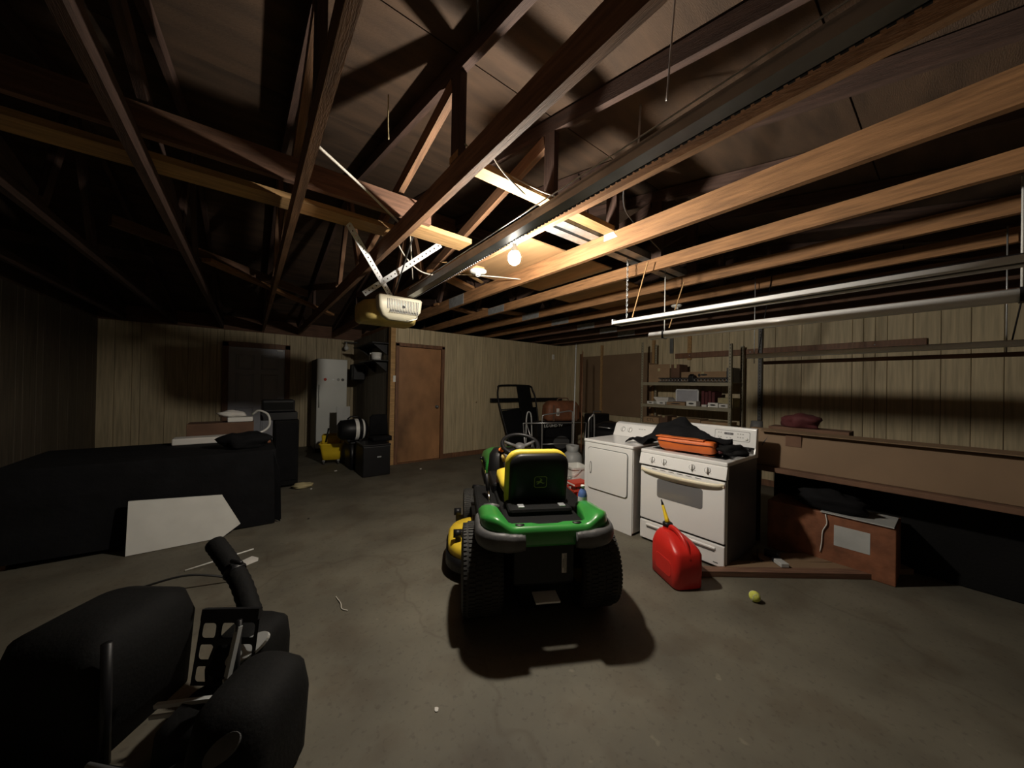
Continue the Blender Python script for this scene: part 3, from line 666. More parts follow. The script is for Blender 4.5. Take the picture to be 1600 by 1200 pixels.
tag(obj('white_board', bm, 'whitep'), 'white tapered board leaning on the covered table at floor level', 'board')
blob('paper_bag', (.58, 5.25, 0.002), .085, 'tan', 'crumpled tan paper bag on the floor by the tall black cabinet', 'paper bag', (1.5, .9, .45), 9, .4)
# further left, outside the photograph's frame edge: tall dark shelving cabinet against the left wall
# litter on the floor
def bit(name, x, y, w, h, m_, lb, rz, z=.004, cat='litter'):
    bm = bmesh.new(); prism(bm, [(-w, -h), (w * .6, -h * 1.1), (w, -h * .3), (w * .9, h), (-w * .5, h * .8), (-w * 1.1, h * .2)], 0.001, z)
    o = obj(name, bm, m_); o.location = (x, y, 0); o.rotation_euler = (0, 0, rz); tag(o, lb, cat)
bit('paper_scrap', .01, 3.33, .07, .055, 'paper', 'white sheet of paper on the floor at the left beside the stick', .5)
bit('white_scrap', 1.10, 5.95, .02, .015, 'paper', 'small white scrap on the floor beside the yellow bucket', 0, .01)
bit('white_scrap', 2.25, 5.35, .02, .015, 'paper', 'small white scrap on the floor before the brown door', 1, .01)
bit('white_scrap', .66, 5.12, .014, .01, 'paper', 'tiny white scrap on the floor by the tan paper bag', 1, .01)
bit('dark_scrap', .50, 4.02, .012, .007, 'ink', 'small dark scrap in the middle of the left floor', 1, .006)
bit('white_scrap', .66, 1.35, .010, .008, 'paper', 'tiny pale scrap on the near floor in front of the tractor', 1, .004)
tag(tb('white_stick', [(-.35, 3.42, .006), (.05, 3.54, .006)], .006, 'whitep'), 'thin white stick lying on the floor at the left', 'stick')
cable('drain_wire', [(.47, 2.45, .004), (.48, 2.36, .006), (.475, 2.30, .004), (.50, 2.26, .004)], .003, 'cord', 'thin pale wire scrap on the floor left of the tractor', 'wire')
cable('drain_wire', [(-.55, 3.2, .05), (-.3, 3.1, .10), (-.05, 3.05, .02), (.0, 3.04, .005)], .007, 'cordb', 'black cable end on the floor by the paper sheet')

# ================================================================ near left: grass catcher
F2 = Vector((.6098, .7926, 0)); R2 = Vector((.7924, -.6097, 0))
t = thing('grass_catcher', 'black twin-bag grass catcher with ridged chute and grey trim, near left corner', 'grass catcher', (0, 0, 0), math.atan2(-.6097, .7924))
# local x = to the camera's right, local y = away
lf('hopper', [(0, -.87, 1.17, .10, .14, .04), (.03, -.87, 1.17, .115, .16, .06), (.26, -.86, 1.17, .12, .165, .07), (.35, -.86, 1.17, .115, .15, .08), (.385, -.87, 1.18, .08, .11, .06), (.395, -.87, 1.18, .03, .07, .03)], 'blackm', t)
lf('hopper', [(0, -1.11, 1.48, .11, .12, .05), (.24, -1.11, 1.48, .12, .13, .07), (.32, -1.10, 1.48, .11, .12, .08), (.36, -1.09, 1.47, .08, .08, .06)], 'blackm', t)
lf('hopper', [(0, -1.66, 1.42, .18, .20, .05), (.32, -1.66, 1.42, .20, .22, .07), (.42, -1.66, 1.42, .18, .20, .08), (.46, -1.66, 1.42, .11, .12, .06)], 'blackm', t)
lf('cross_body', [(0, -1.10, 1.28, .14, .12, .05), (.16, -1.10, 1.28, .13, .11, .05), (.20, -1.10, 1.28, .10, .08, .05)], 'blackm', t)
def oval(name, c, a, b, N, up, m_, parent, th=.006, rot=0):
    N = Vector(N).normalized(); U = Vector(up); U = (U - N * U.dot(N)).normalized(); X = U.cross(N)
    bm = bmesh.new(); mm = axes(X, U, N, c) @ Matrix.Rotation(rot, 4, 'Z')
    prism(bm, [(a * math.cos(2 * PI * k / 28), b * math.sin(2 * PI * k / 28)) for k in range(28)], -th, th, mm)
    return obj(name, bm, m_, parent)
oval('grey_window', (-1.04, 1.375, .325), .032, .075, (.1, -.70, .70), (0, 0, 1), 'tank', t, th=.012, rot=-.9)
oval('grey_window', (-.83, 1.01, .315), .028, .05, (.1, -.85, .5), (0, 0, 1), 'greyp', t, th=.012, rot=-.9)
pts = curve([(-1.55, 1.80, .54), (-1.43, 1.74, .48), (-1.31, 1.68, .40), (-1.17, 1.58, .28)], 10)
tb('chute_tube', pts, [.042 + .003 * (k % 2) for k in range(len(pts))], 'blackm', t, 16)
cp_ = pts[15]; ct_ = (pts[16] - pts[14]).normalized()
lt('hose_clamp', [(.046, -.012), (.050, 0), (.046, .012)], 'blackp', t, 20, Matrix.Translation(cp_) @ ct_.to_track_quat('Z', 'Y').to_matrix().to_4x4())
tb('clamp_tail', [cp_ + Vector((0, -.02, .062)), cp_ + Vector((.07, -.05, .07))], .010, 'blackp', t)
bm = bmesh.new(); gm = axes((1, -.10, .10), (-.06, .25, .97), (0, -1, .25), (-1.25, 1.36, .19)); NX, NZ, CW, CH = 3, 3, .085, .075
for k in range(NX):
    for j in range(NZ):
        o_ = rrect(CW / 2, CH / 2, .001, 3); i_ = rrect(CW / 2 - .010, CH / 2 - .010, .014, 3); cx_, cz_ = (k + .5) * CW, (j + .5) * CH
        for zz in (0, .008):
            A = [bm.verts.new((cx_ + a, cz_ + b, zz)) for a, b in o_]; B = [bm.verts.new((cx_ + a, cz_ + b, zz)) for a, b in i_]
            for q in range(16): bm.faces.new((A[q], A[(q + 1) % 16], B[(q + 1) % 16], B[q]))
box(bm, 0, NX * CW, NZ * CH, NZ * CH + .04, -.01, .01)
bmesh.ops.transform(bm, matrix=gm, verts=bm.verts[:]); obj('grille_panel', bm, 'blackp', t)
beam('grey_bar', (-1.02, 1.30, .47), (-1.035, 1.27, .30), .024, .014, 'tank', t); beam('grey_bar', (-1.035, 1.27, .30), (-1.00, 1.25, .17), .028, .014, 'tank', t)
beam('grey_bar', (-1.32, 1.29, .17), (-1.04, 1.26, .235), .016, .014, 'tank', t); beam('grey_bar', (-1.32, 1.27, .145), (-1.04, 1.25, .205), .010, .012, 'tank', t)
lt('rivet', [(0, .006), (.006, .004), (.008, 0), (0, 0)], 'chrome', t, 12, axes((1, 0, 0), (0, 0, 1), (0, -1, 0), (-.99, 1.39, .28)))
tb('frame_tube', [(-1.45, 1.20, .03), (-1.15, 1.14, .07), (-1.02, 1.12, .16)], .016, 'blackp', t)
tb('frame_tube', [(-1.40, 1.15, .10), (-1.15, 1.10, .12), (-1.02, 1.10, .09)], .009, 'silver', t)
tb('frame_post', [(-1.45, 1.24, 0), (-1.45, 1.24, .44)], .016, 'blackp', t); tb('frame_post', [(-1.02, 1.28, 0), (-1.02, 1.30, .49)], .010, 'blackp', t)

# ================================================================ lawn tractor
TR = thing('lawn_tractor', 'green and yellow ride-on lawn tractor with yellow-edged black seat, seen from behind', 'lawn tractor', (1.480, 1.637, 0), R(61.4))
def tyre(nm, x, y, r, w, rimr, treads):
    mm = axes((1, 0, 0), (0, 0, -1), (0, 1, 0), (x, y, r))
    h = w / 2
    prof = [(rimr, -h * .72), (rimr + .02, -h * .85), (r * .80, -h * .99), (r * .93, -h * .93), (r * .98, -h * .72), (r * .985, 0), (r * .98, h * .72), (r * .93, h * .93), (r * .80, h * .99), (rimr + .02, h * .85), (rimr, h * .72)]
    ty = lt('tyre', prof, 'rubber', TR, 40, mm, closed=True)
    bm = bmesh.new()
    n = 66
    for k in range(n):
        a = 2 * PI * k / n
        rot = Matrix.Rotation(a, 4, 'Z')
        for s in (-1, 1):
            for q, (z0, z1, sh) in enumerate(((.06, .36, .0), (.38, .68, .02), (.72, .93, .0))):
                rr = r * (.992 if q < 2 else .965); da = (.012 if q == 1 else -.004) * s
                b2 = box(bm, rr - .012, rr + (.002 if q < 2 else .001), -.008 + da, .007 + da, s * z0 * h, s * z1 * h)
                for v in b2: v.co = mm @ (rot @ v.co)
    o = obj('tread', bm, 'rubber', ty); o['kind'] = 'stuff'
    lt('wheel_rim', [(0, -h * .25), (rimr * .35, -h * .25), (rimr * .4, -h * .4), (rimr * .9, -h * .35), (rimr * 1.0, -h * .74), (rimr * 1.0, h * .74), (rimr * .9, h * .35), (rimr * .4, h * .4), (rimr * .35, h * .25), (0, h * .25)], 'yellow', TR, 28, mm)
for s in (-1, 1):
    tyre('rear', 0, s * .355, .265, .24, .13, True)
    tyre('front', 1.22, s * .37, .19, .15, .09, True)
bx('chassis_frame', (-.10, 1.55, -.20, .20, .22, .42), 'blackp', TR, bevel=.02)
tb('rear_axle', [(0, -.30, .265), (0, .30, .265)], .05, 'blackp', TR, 14)
tb('front_axle', [(1.22, -.33, .20), (1.22, .33, .20)], .03, 'blackp', TR, 10)
bx('rear_panel', (-.25, .05, -.17, .19, .26, .60), 'blackp', TR, bevel=.02)
lf('transaxle_case', [(.10, -.03, 0, .16, .14, .05), (.30, -.05, 0, .17, .16, .05)], 'blackm', TR)
bx('hitch_plate', (-.31, -.08, -.07, .07, .195, .205), 'whitesteel', TR, bevel=.002)
for s in (-1, 1):
    bx('rear_bolt', (-.262, -.248, s * .03 - .008, s * .03 + .008, .50, .516), 'rail', TR)
lbm = bx('warning_label', (-.2535, -.2505, -.120, -.092, .33, .44), 'paper', TR)
text('label_print', 'WARNING', .011, axes((0, 0, 1), (0, 1, 0), (-1, 0, 0), (-.2542, -.100, .385)), 'ink', lbm, .0003)
for k in range(5):
    bx('label_line', (-.2542, -.2538, -.118 + k * .0028, -.1172 + k * .0028, .335, .435), 'ink', lbm)
# fender pan
def fend(y): return .050 * min(1, max(0, (abs(y) - .20) / .10)) ** 2 * (3 - 2 * min(1, max(0, (abs(y) - .20) / .10)))
bm = bmesh.new()
HWD = .375; ny = 40
def xr(y):            # rear edge of the body (rounded corners)
    r = .14; a = abs(y)
    if a <= HWD - r: return -.335
    q = min(1, (a - (HWD - r)) / r); return -.335 + r * (1 - math.sqrt(max(0, 1 - q * q)))
def xf(y):            # front edge: shallow over the middle (seat pan cut-out), long over the wheels
    a = abs(y)
    s = min(1, max(0, (a - .225) / .04)); s = s * s * (3 - 2 * s)
    dip = .03 * (1 if a < .06 else max(0, 1 - (a - .06) / .03))
    return -.245 - dip * .7 + s * (.02 + .245)
rows = []
for j in range(ny + 1):
    y = -HWD + 2 * HWD * j / ny
    ye = max(-HWD + .0005, min(HWD - .0005, y)); xa, xb = xr(ye), xf(ye); row = []
    zt = .630 + fend(y); edge = max(0, 1 - (HWD - abs(y)) / .05); zt -= .03 * edge ** 2
    zb = .52
    row.append((xa + .016, y, zb)); row.append((xa + .002, y, zb + .02)); row.append((xa, y, zt - .035)); row.append((xa + .006, y, zt - .012)); row.append((xa + .022, y, zt - .001))
    nm_ = 7
    for q in range(1, nm_):
        u = q / nm_; x = xa + .022 + (xb - .012 - xa - .022) * u; hump = -.03 * max(0, (x + .25) / .3) if x > -.25 else 0
        row.append((x, y, zt + hump))
    zt -= .03 * max(0, (xb + .25) / .3); row.append((xb - .008, y, zt - .004)); row.append((xb, y, zt - .02)); row.append((xb, y, zb + .03))
    rows.append([bm.verts.new(p) for p in row])
for A, B in zip(rows, rows[1:]):
    for k in range(len(A) - 1): bm.faces.new((A[k], A[k + 1], B[k + 1], B[k]))
bm.faces.new(rows[0]); bm.faces.new(rows[-1][::-1])
fo = obj('fender_deck', bm, 'green', TR, smooth=True)
for s in (-1, 1):
    pts = []
    for q in range(15):
        a = q / 14
        if a < .35: p = (.02 - .23 * (a / .35), s * (HWD + .004), .572)
        elif a < .75:
            g = (a - .35) / .40 * PI / 2; p = (-.21 - .135 * math.sin(g), s * (HWD + .004 - .135 * (1 - math.cos(g))), .562)
        else: p = (-.345, s * (HWD + .004 - .135 - .10 * (a - .75) / .25), .556)
        pts.append(p)
    rs = [.030 if 0 < k < 14 else .012 for k in range(15)]
    rs = [max(.008, .043 * math.sqrt(max(.03, 1 - abs((k - 8.2) / 8.3) ** 3.2))) for k in range(15)]
    bm = bmesh.new(); tube(bm, curve(pts, 3), [rs[min(14, int(round(k / 3)))] for k in range(43)], 14, sq=(.70, 1.18)); obj('corner_bumper', bm, 'greyp', TR, smooth=True)
    lt('fender_clip', [(0, .007), (.024, .006), (.028, 0), (0, 0)], 'blackp', TR, 20, Matrix.Translation((-.288, s * .165, .6285)) @ Matrix.Diagonal((.8, 1, 1, 1)))
    bx('clip_bar', (-.290, -.284, s * .165 - .020, s * .165 + .020, .635, .6375), 'greend', TR)
    # running board / footrest
    bx('footrest', (.46, 1.02, s * .29 - .09, s * .29 + .09, .30, .325), 'blackp', TR, bevel=.008)
tb('fender_grip', [(-.02, .25, .635), (-.02, .29, .645), (.0, .34, .640)], [.016, .019, .014], 'greyp', TR, 12)
bx('seat_pan', (-.245, .62, -.235, .235, .50, .612), 'blackm', TR, bevel=.02)
bx('seat_support', (-.12, .55, -.20, .20, .60, .655), 'blackm', TR, bevel=.02)
for s in (-1, 1): bx('side_deck', (.0, .62, s * .30 - .08, s * .30 + .08, .50, .590), 'blackm', TR, bevel=.02)
# seat
seatm = axes((0, 1, 0), (-.16, 0, .987), (.987, 0, .16), (.06, -.015, .585))   # local x = left, y = up along the back, z = forward
lf('seat_back_shell', [(-.030, 0, .185, .150, .155, .07), (-.022, 0, .190, .185, .185, .075), (.0, 0, .19, .195, .195, .08), (.02, 0, .19, .190, .19, .075)], 'blackp', TR, mtx=seatm, n=6)
lf('seat_back_cushion', [(.008, 0.012, .192, .195, .195, .085), (.022, 0.014, .195, .207, .207, .09), (.05, 0.014, .195, .205, .203, .09), (.075, 0.012, .19, .18, .18, .08)], 'seaty', TR, mtx=seatm, n=6)
lf('seat_cushion', [(.66, .32, -.01, .20, .20, .08), (.70, .32, -.01, .225, .225, .09), (.745, .32, -.01, .22, .22, .09), (.765, .32, -.01, .18, .18, .08)], 'seaty', TR, n=6)
lf('seat_base', [(.60, .30, -.01, .16, .17, .05), (.665, .30, -.01, .20, .20, .07)], 'blackp', TR)
for y in (-.14, .12): bx('seat_bracket', (-.10, -.05, y - .02, y + .02, .650, .662), 'zinc', TR, bevel=.003)
# leaping deer badge on the back shell
bm_ = seatm @ Matrix.Translation((-.005, .205, -.031)) @ axes((-1, 0, 0), (0, 1, 0), (0, 0, -1))
bm = bmesh.new()
o_ = rrect(.042, .038, .014, 5); i_ = rrect(.038, .034, .012, 5)
A = [bm.verts.new((a, b, .001)) for a, b in o_]; B = [bm.verts.new((a, b, .001)) for a, b in i_]
for q in range(24): bm.faces.new((A[q], A[(q + 1) % 24], B[(q + 1) % 24], B[q]))
deer = [(-.030, .002), (-.022, .006), (-.012, .006), (-.004, .010), (.000, .018), (-.008, .026), (-.006, .028), (.002, .022), (.006, .024), (.004, .018), (.012, .014), (.010, .011), (.006, .011), (.006, .002), (.018, -.006), (.026, -.004), (.026, -.008), (.016, -.012), (.004, -.006), (-.004, -.006), (-.012, -.012), (-.024, -.016), (-.026, -.012), (-.016, -.006), (-.018, -.001), (-.028, -.002)]
bm.faces.new([bm.verts.new((a, b, .001)) for a, b in deer])
bmesh.ops.transform(bm, matrix=bm_, verts=bm.verts[:]); obj('deer_badge', bm, 'logo', TR)
# steering
wc = Vector((.735, -.02, .895)); wn = Vector((-.42, 0, .91)).normalized(); wu = Vector((0, 1, 0)); wv = wn.cross(wu)
sw = tb('steering_wheel', [wc + wu * .155 * math.cos(2 * PI * k / 32) + wv * .155 * math.sin(2 * PI * k / 32) for k in range(32)], .017, 'blackp', TR, 10, closed=True)
bm = bmesh.new()
for a in (200, 340, 90):
    tube(bm, [wc - wn * .03 + (wu * math.cos(R(a)) + wv * math.sin(R(a))) * .03, wc + (wu * math.cos(R(a)) + wv * math.sin(R(a))) * .15], [.018, .011], 8)
lathe(bm, [(0, .0), (.04, -.005), (.045, -.04), (0, -.045)], 18, Matrix.Translation(wc) @ wn.to_track_quat('Z', 'Y').to_matrix().to_4x4())
obj('wheel_hub_spokes', bm, 'greyp', sw, smooth=True)
tb('steering_column', [wc - wn * .04, wc - wn * .25], .03, 'blackp', TR, 12)
# dashboard and hood
lf('dashboard', [(.40, .92, 0, .12, .23, .05), (.62, .90, 0, .11, .235, .06), (.78, .90, 0, .10, .225, .07), (.83, .92, 0, .07, .19, .06)], 'blackp', TR)
hd = lf('hood', [(.40, 1.36, 0, .37, .225, .06), (.56, 1.36, 0, .385, .245, .08), (.62, 1.34, 0, .37, .25, .10), (.69, 1.31, 0, .33, .235, .12), (.73, 1.28, 0, .28, .19, .12), (.745, 1.26, 0, .22, .13, .1)], 'green', TR, n=6)
for s in (-1, 1):
    for k in range(4): bx('side_vent', (1.06 + k * .0, 1.34, s * .250 - .004, s * .250 + .004, .605 + k * .020, .616 + k * .020), 'blackp', hd)
    bx('yellow_stripe', (1.02, 1.64, s * .25 - .004, s * .25 + .004, .575, .60), 'logo', hd)
    bx('side_vent', (1.10, 1.50, s * .249 - .004, s * .249 + .004, .46, .52), 'blackp', hd)
lf('grille', [(.42, 1.735, 0, .015, .15, .01), (.66, 1.72, 0, .015, .15, .01)], 'blackp', hd)
for s in (-1, 1): oval('headlight', (1.722, s * .12, .60), .05, .03, (1, 0, .3), (0, 0, 1), 'whitep', hd)
for (x, y, z, r) in ((.83, .13, .83, .028), (.56, .175, .672, .030)):
    tb('orange_knob', [(x, y, z - .012), (x, y, z), (x - .004, y, z + .014)], [r * .7, r, r * .8], 'orange', TR, 14)
    tb('knob_stem', [(x + .01, y, z - .08), (x, y, z - .01)], .007, 'blackp', TR)
tb('throttle_knob', [(.72, .12, .76), (.70, .13, .80), (.69, .13, .815)], [.016, .02, .014], 'mustard', TR, 12)
bx('side_console', (.40, .80, .175, .245, .55, .665), 'blackp', TR, bevel=.02)
tb('lift_lever', [(.22, .285, .58), (.30, .29, .65)], .009, 'chrome', TR, 10); tb('lever_grip', [(.30, .29, .645), (.37, .295, .73), (.38, .295, .745)], [.014, .018, .013], 'blackp', TR, 12)
tb('mirror_pedal', [(.86, .28, .50), (.86, .33, .50), (.88, .37, .505)], [.016, .024, .018], 'blackp', TR, 10)
tb('pedal_arm', [(.90, .22, .42), (.86, .29, .50)], .012, 'blackp', TR, 8)
tb('hood_latch', [(1.30, .255, .66), (1.30, .285, .67)], .014, 'blackp', TR, 8)
# mower deck
dk = lf('mower_deck', [(.13, .58, .0, .33, .57, .24), (.21, .58, .0, .33, .57, .24), (.235, .58, .0, .31, .55, .22), (.26, .58, .0, .24, .48, .2), (.265, .58, .0, .1, .4, .1)], 'yellow', TR, n=8)
lf('deck_skirt', [(.07, .58, .0, .345, .585, .25), (.16, .58, .0, .343, .583, .25)], 'blackp', dk, n=8)
for y in (-.36, .36):
    lt('spindle_cover', [(0, .31), (.05, .31), (.07, .26), (0, .255)], 'blackp', dk, 20, Matrix.Translation((.58, y, 0)))
lt('deck_bolt', [(0, .285), (.022, .283), (.028, .262), (0, .262)], 'chrome', dk, 8, Matrix.Translation((.50, .47, 0)))
for x in (.36, .80):
    tb('deck_roller', [(x + .05, .47, .30), (x + .05, .53, .30)], .030, 'blackp', dk, 14); beam('roller_arm', (x + .05, .50, .22), (x + .05, .50, .29), .02, .03, 'blackp', dk)
tb('deck_link', [(.42, .30, .26), (.30, .24, .42)], .012, 'blackp', dk)

t = thing('water_bottle', 'blue water bottle with white cap standing right of the tractor seat', 'bottle', (1.352, 1.47, .688))
# placed through the tractor's frame
h_ = R(61.4); px_, py_ = .075, -.335
t.location = (1.480 + px_ * math.cos(h_) - py_ * math.sin(h_), 1.637 + px_ * math.sin(h_) + py_ * math.cos(h_), .592)
lt('bottle_body', [(0, 0), (.028, 0), (.031, .01), (.031, .075), (.024, .10), (.011, .118), (.011, .122), (0, .122)], 'blueb', t, 20)
lt('bottle_label', [(.0318, .025), (.0318, .065)], 'whitep', t, 20); lt('bottle_cap', [(.0, .140), (.012, .140), (.014, .137), (.014, .123), (0, .123)], 'whitep', t, 16)

# ================================================================ dryer
t = thing('clothes_dryer', 'white clothes dryer with round knobs beside the stove', 'dryer', (2.87, 1.845, 0))
bx('cabinet', (.012, .66, 0, .585, .02, .815), 'enamel', t, bevel=.006)
bx('front_panel', (0, .014, .004, .581, .0, .815), 'enamel', t, bevel=.005)
bx('top_panel', (-.006, .668, -.004, .589, .817, .848), 'enamel', t, bevel=.010, seg=3)
bm = bmesh.new(); prism(bm, rrect(.235, .21, .03, 4), 0, .014, axes((0, -1, 0), (0, 0, 1), (-1, 0, 0), (-.0005, .29, .555)))
dd_ = obj('door', bm, 'enamel', t, bevel=.004)
bm = bmesh.new(); prism(bm, rrect(.242, .217, .034, 4), 0, .004, axes((0, -1, 0), (0, 0, 1), (-1, 0, 0), (-.0002, .29, .555))); obj('door_gap', bm, 'rail', t)
bm = bmesh.new(); 
tube(bm, [(-.018 + 0, .485 - .012 * math.cos(a), .56 + .060 * math.sin(a)) for a in [2 * PI * k / 20 for k in range(20)]], .003, 6, closed=True); obj('door_handle', bm, 'greyp', dd_, smooth=True)
bm = bmesh.new(); prism(bm, rrect(.009, .05, .008, 4), 0, .006, axes((0, -1, 0), (0, 0, 1), (-1, 0, 0), (-.0145, .485, .56))); obj('handle_recess', bm, 'enamel', dd_, bevel=.002)
bm = bmesh.new(); prism(bm, [(.50, .848), (.56, .985), (.60, 1.0), (.66, 1.0), (.66, .848)], 0, .589, axes((1, 0, 0), (0, 0, 1), (0, -1, 0), (0, .589, 0)))
cs = obj('control_console', bm, 'enamel', t, bevel=.008)
nrm = Vector((-.137, 0, .06)).normalized()
KROT = 0.0
def knob(parent, c, r, m_='enamel', n=nrm, grip=True, name='control_knob'):
    mm = Matrix.Translation(c) @ n.to_track_quat('Z', 'Y').to_matrix().to_4x4()
    k_ = lt(name, [(0, .007), (r * .85, .0065), (r * .97, .003), (r, .0), (0, 0)], m_, parent, 20, mm)
    lt('knob_ring', [(r * 1.12, .0008), (r * 1.06, .0016), (r * 1.0, .0008)], 'greyp', k_, 20, mm)
    if grip:
        bm = bmesh.new(); box(bm, -.005, .005, -r * .9, r * .9, .004, .026, mm @ Matrix.Rotation(KROT, 4, 'Z')); obj('knob_grip', bm, m_, k_)
knob(cs, Vector((.533, .475, .925)), .026); knob(cs, Vector((.533, .385, .925)), .026)
for k in range(3): bx('console_print', (.5405, .5415, .20 + k * .03, .22 + k * .03, .944, .948), 'greyp', cs)

# ================================================================ stove
t = thing('kitchen_stove', 'white kitchen stove with dark sides and backguard, in front of the shelves', 'stove', (2.93, 1.065, 0))
sd = bx('body', (.02, .64, .0, .725, .03, .80), 'darkside', t, bevel=.004)
bx('front_frame', (.006, .022, .002, .723, .02, .80), 'enamel', t, bevel=.003)
# cooktop
ct = bx('cooktop', (-.012, .60, -.004, .729, .80, .835), 'enamel', t, bevel=.010, seg=3)
bx('burner_well', (.10, .53, .05, .675, .8352, .8375), 'blackp', ct, bevel=.001)
for (x, y, r) in ((.20, .20, .075), (.20, .53, .095), (.42, .20, .095), (.42, .53, .075)):
    lt('burner_pan', [(r * .3, .839), (r, .844), (r * 1.12, .847), (r * 1.16, .838)], 'chrome', ct, 24, Matrix.Translation((x, y, 0)))
    bm = bmesh.new(); pts = [(x + (.018 + (r - .02) * k / 60) * math.cos(k * .32), y + (.018 + (r - .02) * k / 60) * math.sin(k * .32), .852) for k in range(61)]
    tube(bm, pts, .005, 6); obj('burner_coil', bm, 'blackm', ct, smooth=True)
# sloping control panel
bm = bmesh.new(); prism(bm, [(-.012, .800), (.02, .800), (.02, .70), (-.036, .70), (-.036, .706)], 0, .733, axes((1, 0, 0), (0, 0, 1), (0, -1, 0), (0, .729, 0)))
cp = obj('control_panel', bm, 'enamel', t, bevel=.004)
pn = Vector((-.094, 0, .024)).normalized()
for y in (.605, .495, .255, .135): knob(cp, Vector((-.0245, y, .752)), .022, 'enamel', pn)
for y in (.58, .47, .23, .11): bx('panel_print', (-.0300, -.0290, y - .006, y + .006, .728, .732), 'greyp', cp)
bx('vent_strip', (.0, .02, .01, .715, .685, .699), 'blackp', t)
for k in range(6): bx('vent_mark', (-.0265, -.0255, .18 + k * .075, .23 + k * .075, .670, .675), 'greyp', t)
# oven door
dr = bx('oven_door', (-.026, .006, .006, .719, .205, .683), 'enamel', t, bevel=.008, seg=3)
bm = bmesh.new(); prism(bm, rrect(.193, .082, .02, 4), 0, .002, axes((0, -1, 0), (0, 0, 1), (-1, 0, 0), (-.0262, .362, .512))); obj('oven_window', bm, 'glass', dr)
hp = curve([(-.030, .700, .655), (-.046, .66, .650), (-.058, .52, .644), (-.062, .362, .642), (-.058, .20, .644), (-.046, .065, .650), (-.030, .025, .655)], 6)
bm = bmesh.new(); tube(bm, hp, [.011 + .004 * math.sin(PI * k / (len(hp) - 1)) for k in range(len(hp))], 10, sq=(.7, 1.1)); obj('door_handle', bm, 'cream', dr, smooth=True)
bx('handle_end', (-.034, -.024, .012, .05, .640, .668), 'cream', dr, bevel=.003); bx('handle_end', (-.034, -.024, .675, .713, .640, .668), 'cream', dr, bevel=.003)
bx('gap_shadow', (-.004, .010, .01, .715, .188, .206), 'blackp', t)
dw = bx('storage_drawer', (-.024, .006, .006, .719, .022, .187), 'enamel', t, bevel=.006)
bm = bmesh.new(); prism(bm, [(-.024, .165), (-.036, .160), (-.036, .150), (-.024, .135)], .07, .655, axes((1, 0, 0), (0, 0, 1), (0, -1, 0), (0, .725, 0))); obj('drawer_pull', bm, 'enamel', dw, bevel=.002)
bx('pull_shadow', (-.0262, -.0242, .075, .65, .126, .134), 'greyp', dw)
bx('maker_mark', (-.0255, -.0245, .05, .085, .045, .052), 'greyp', dw)
bx('toe_kick', (.03, .06, .01, .715, .0, .03), 'blackp', t)
# backguard
bm = bmesh.new(); prism(bm, [(.585, .835), (.60, .88), (.60, .90), (.615, 1.045), (.63, 1.055), (.66, 1.055), (.66, .80), (.60, .80)], 0, .729, axes((1, 0, 0), (0, 0, 1), (0, -1, 0), (0, .7265, 0)))
bg = obj('backguard', bm, 'enamel', t, bevel=.004)
bx('backguard_slot', (.590, .603, .01, .715, .872, .888), 'blackp', bg)
bn = Vector((-.145, 0, .015)).normalized(); bmx = lambda y, z: axes((0, -1, 0), (.103, 0, .9947), (-.9947, 0, .103), (.600 + (z - .90) * .1034 - .0005, y, z))
for hx_, hy_, z_, m1 in ((.145, .045, .975, 'greyp'), (.142, .042, .975, 'enamel')):
    bm = bmesh.new(); prism(bm, rrect(hx_, hy_, .012, 3), 0, .001 if m1 == 'greyp' else .0018, bmx(.19, z_)); obj('clock_panel', bm, m1, bg)
bm = bmesh.new(); prism(bm, rrect(.038, .010, .003, 2), 0, .003, bmx(.215, .990)); obj('clock_display', bm, 'darkside', bg)
text('display_digits', '12:00', .014, bmx(.215, .990) @ Matrix.Translation((0, 0, .0034)), 'silver', bg, .0002)
for k, (y, z) in enumerate(((.30, .995), (.28, .995), (.14, .995), (.12, .995), (.10, .995), (.14, .965), (.12, .965), (.10, .965), (.28, .955), (.30, .955), (.23, .952), (.20, .952))):
    bm = bmesh.new(); prism(bm, rrect(.006, .005, .002, 2), 0, .003, bmx(y, z)); obj('touch_button', bm, 'tank', bg)
lt('oven_knob', [(0, .012), (.010, .011), (.013, 0), (0, 0)], 'whitep', bg, 14, bmx(.07, .955))

# orange tool pouch and black jacket on stove and dryer
t = thing('orange_tool_bag', 'orange nylon bag lying on the stove top under the black jacket', 'bag', (3.10, 1.43, .858), R(5))
blm = bmesh.new(); loft(blm, [(0, 0, 0, .10, .20, .03), (.012, 0, 0, .115, .225, .03), (.07, -.005, .01, .12, .235, .03), (.098, -.005, .01, .118, .232, .03), (.105, 0, .01, .10, .21, .03)]); obj('bag_body', blm, 'orangecloth', t, smooth=True, bevel=.0)
bx('bag_flap', (-.13, .10, -.15, .25, .104, .114), 'orangecloth', t, bevel=.004)
tb('seam_piping', [(-.126, -.22, .072), (-.128, 0, .068), (-.126, .24, .074)], .004, 'maroon', t, 6)
bm = bmesh.new(); tube(bm, curve([(-.06, -.24, .03), (0, -.33, .05), (.1, -.30, .06), (.12, -.2, .05)]), .03, 8, sq=(1, .7)); obj('dark_end_pocket', bm, 'maroon', t, smooth=True)
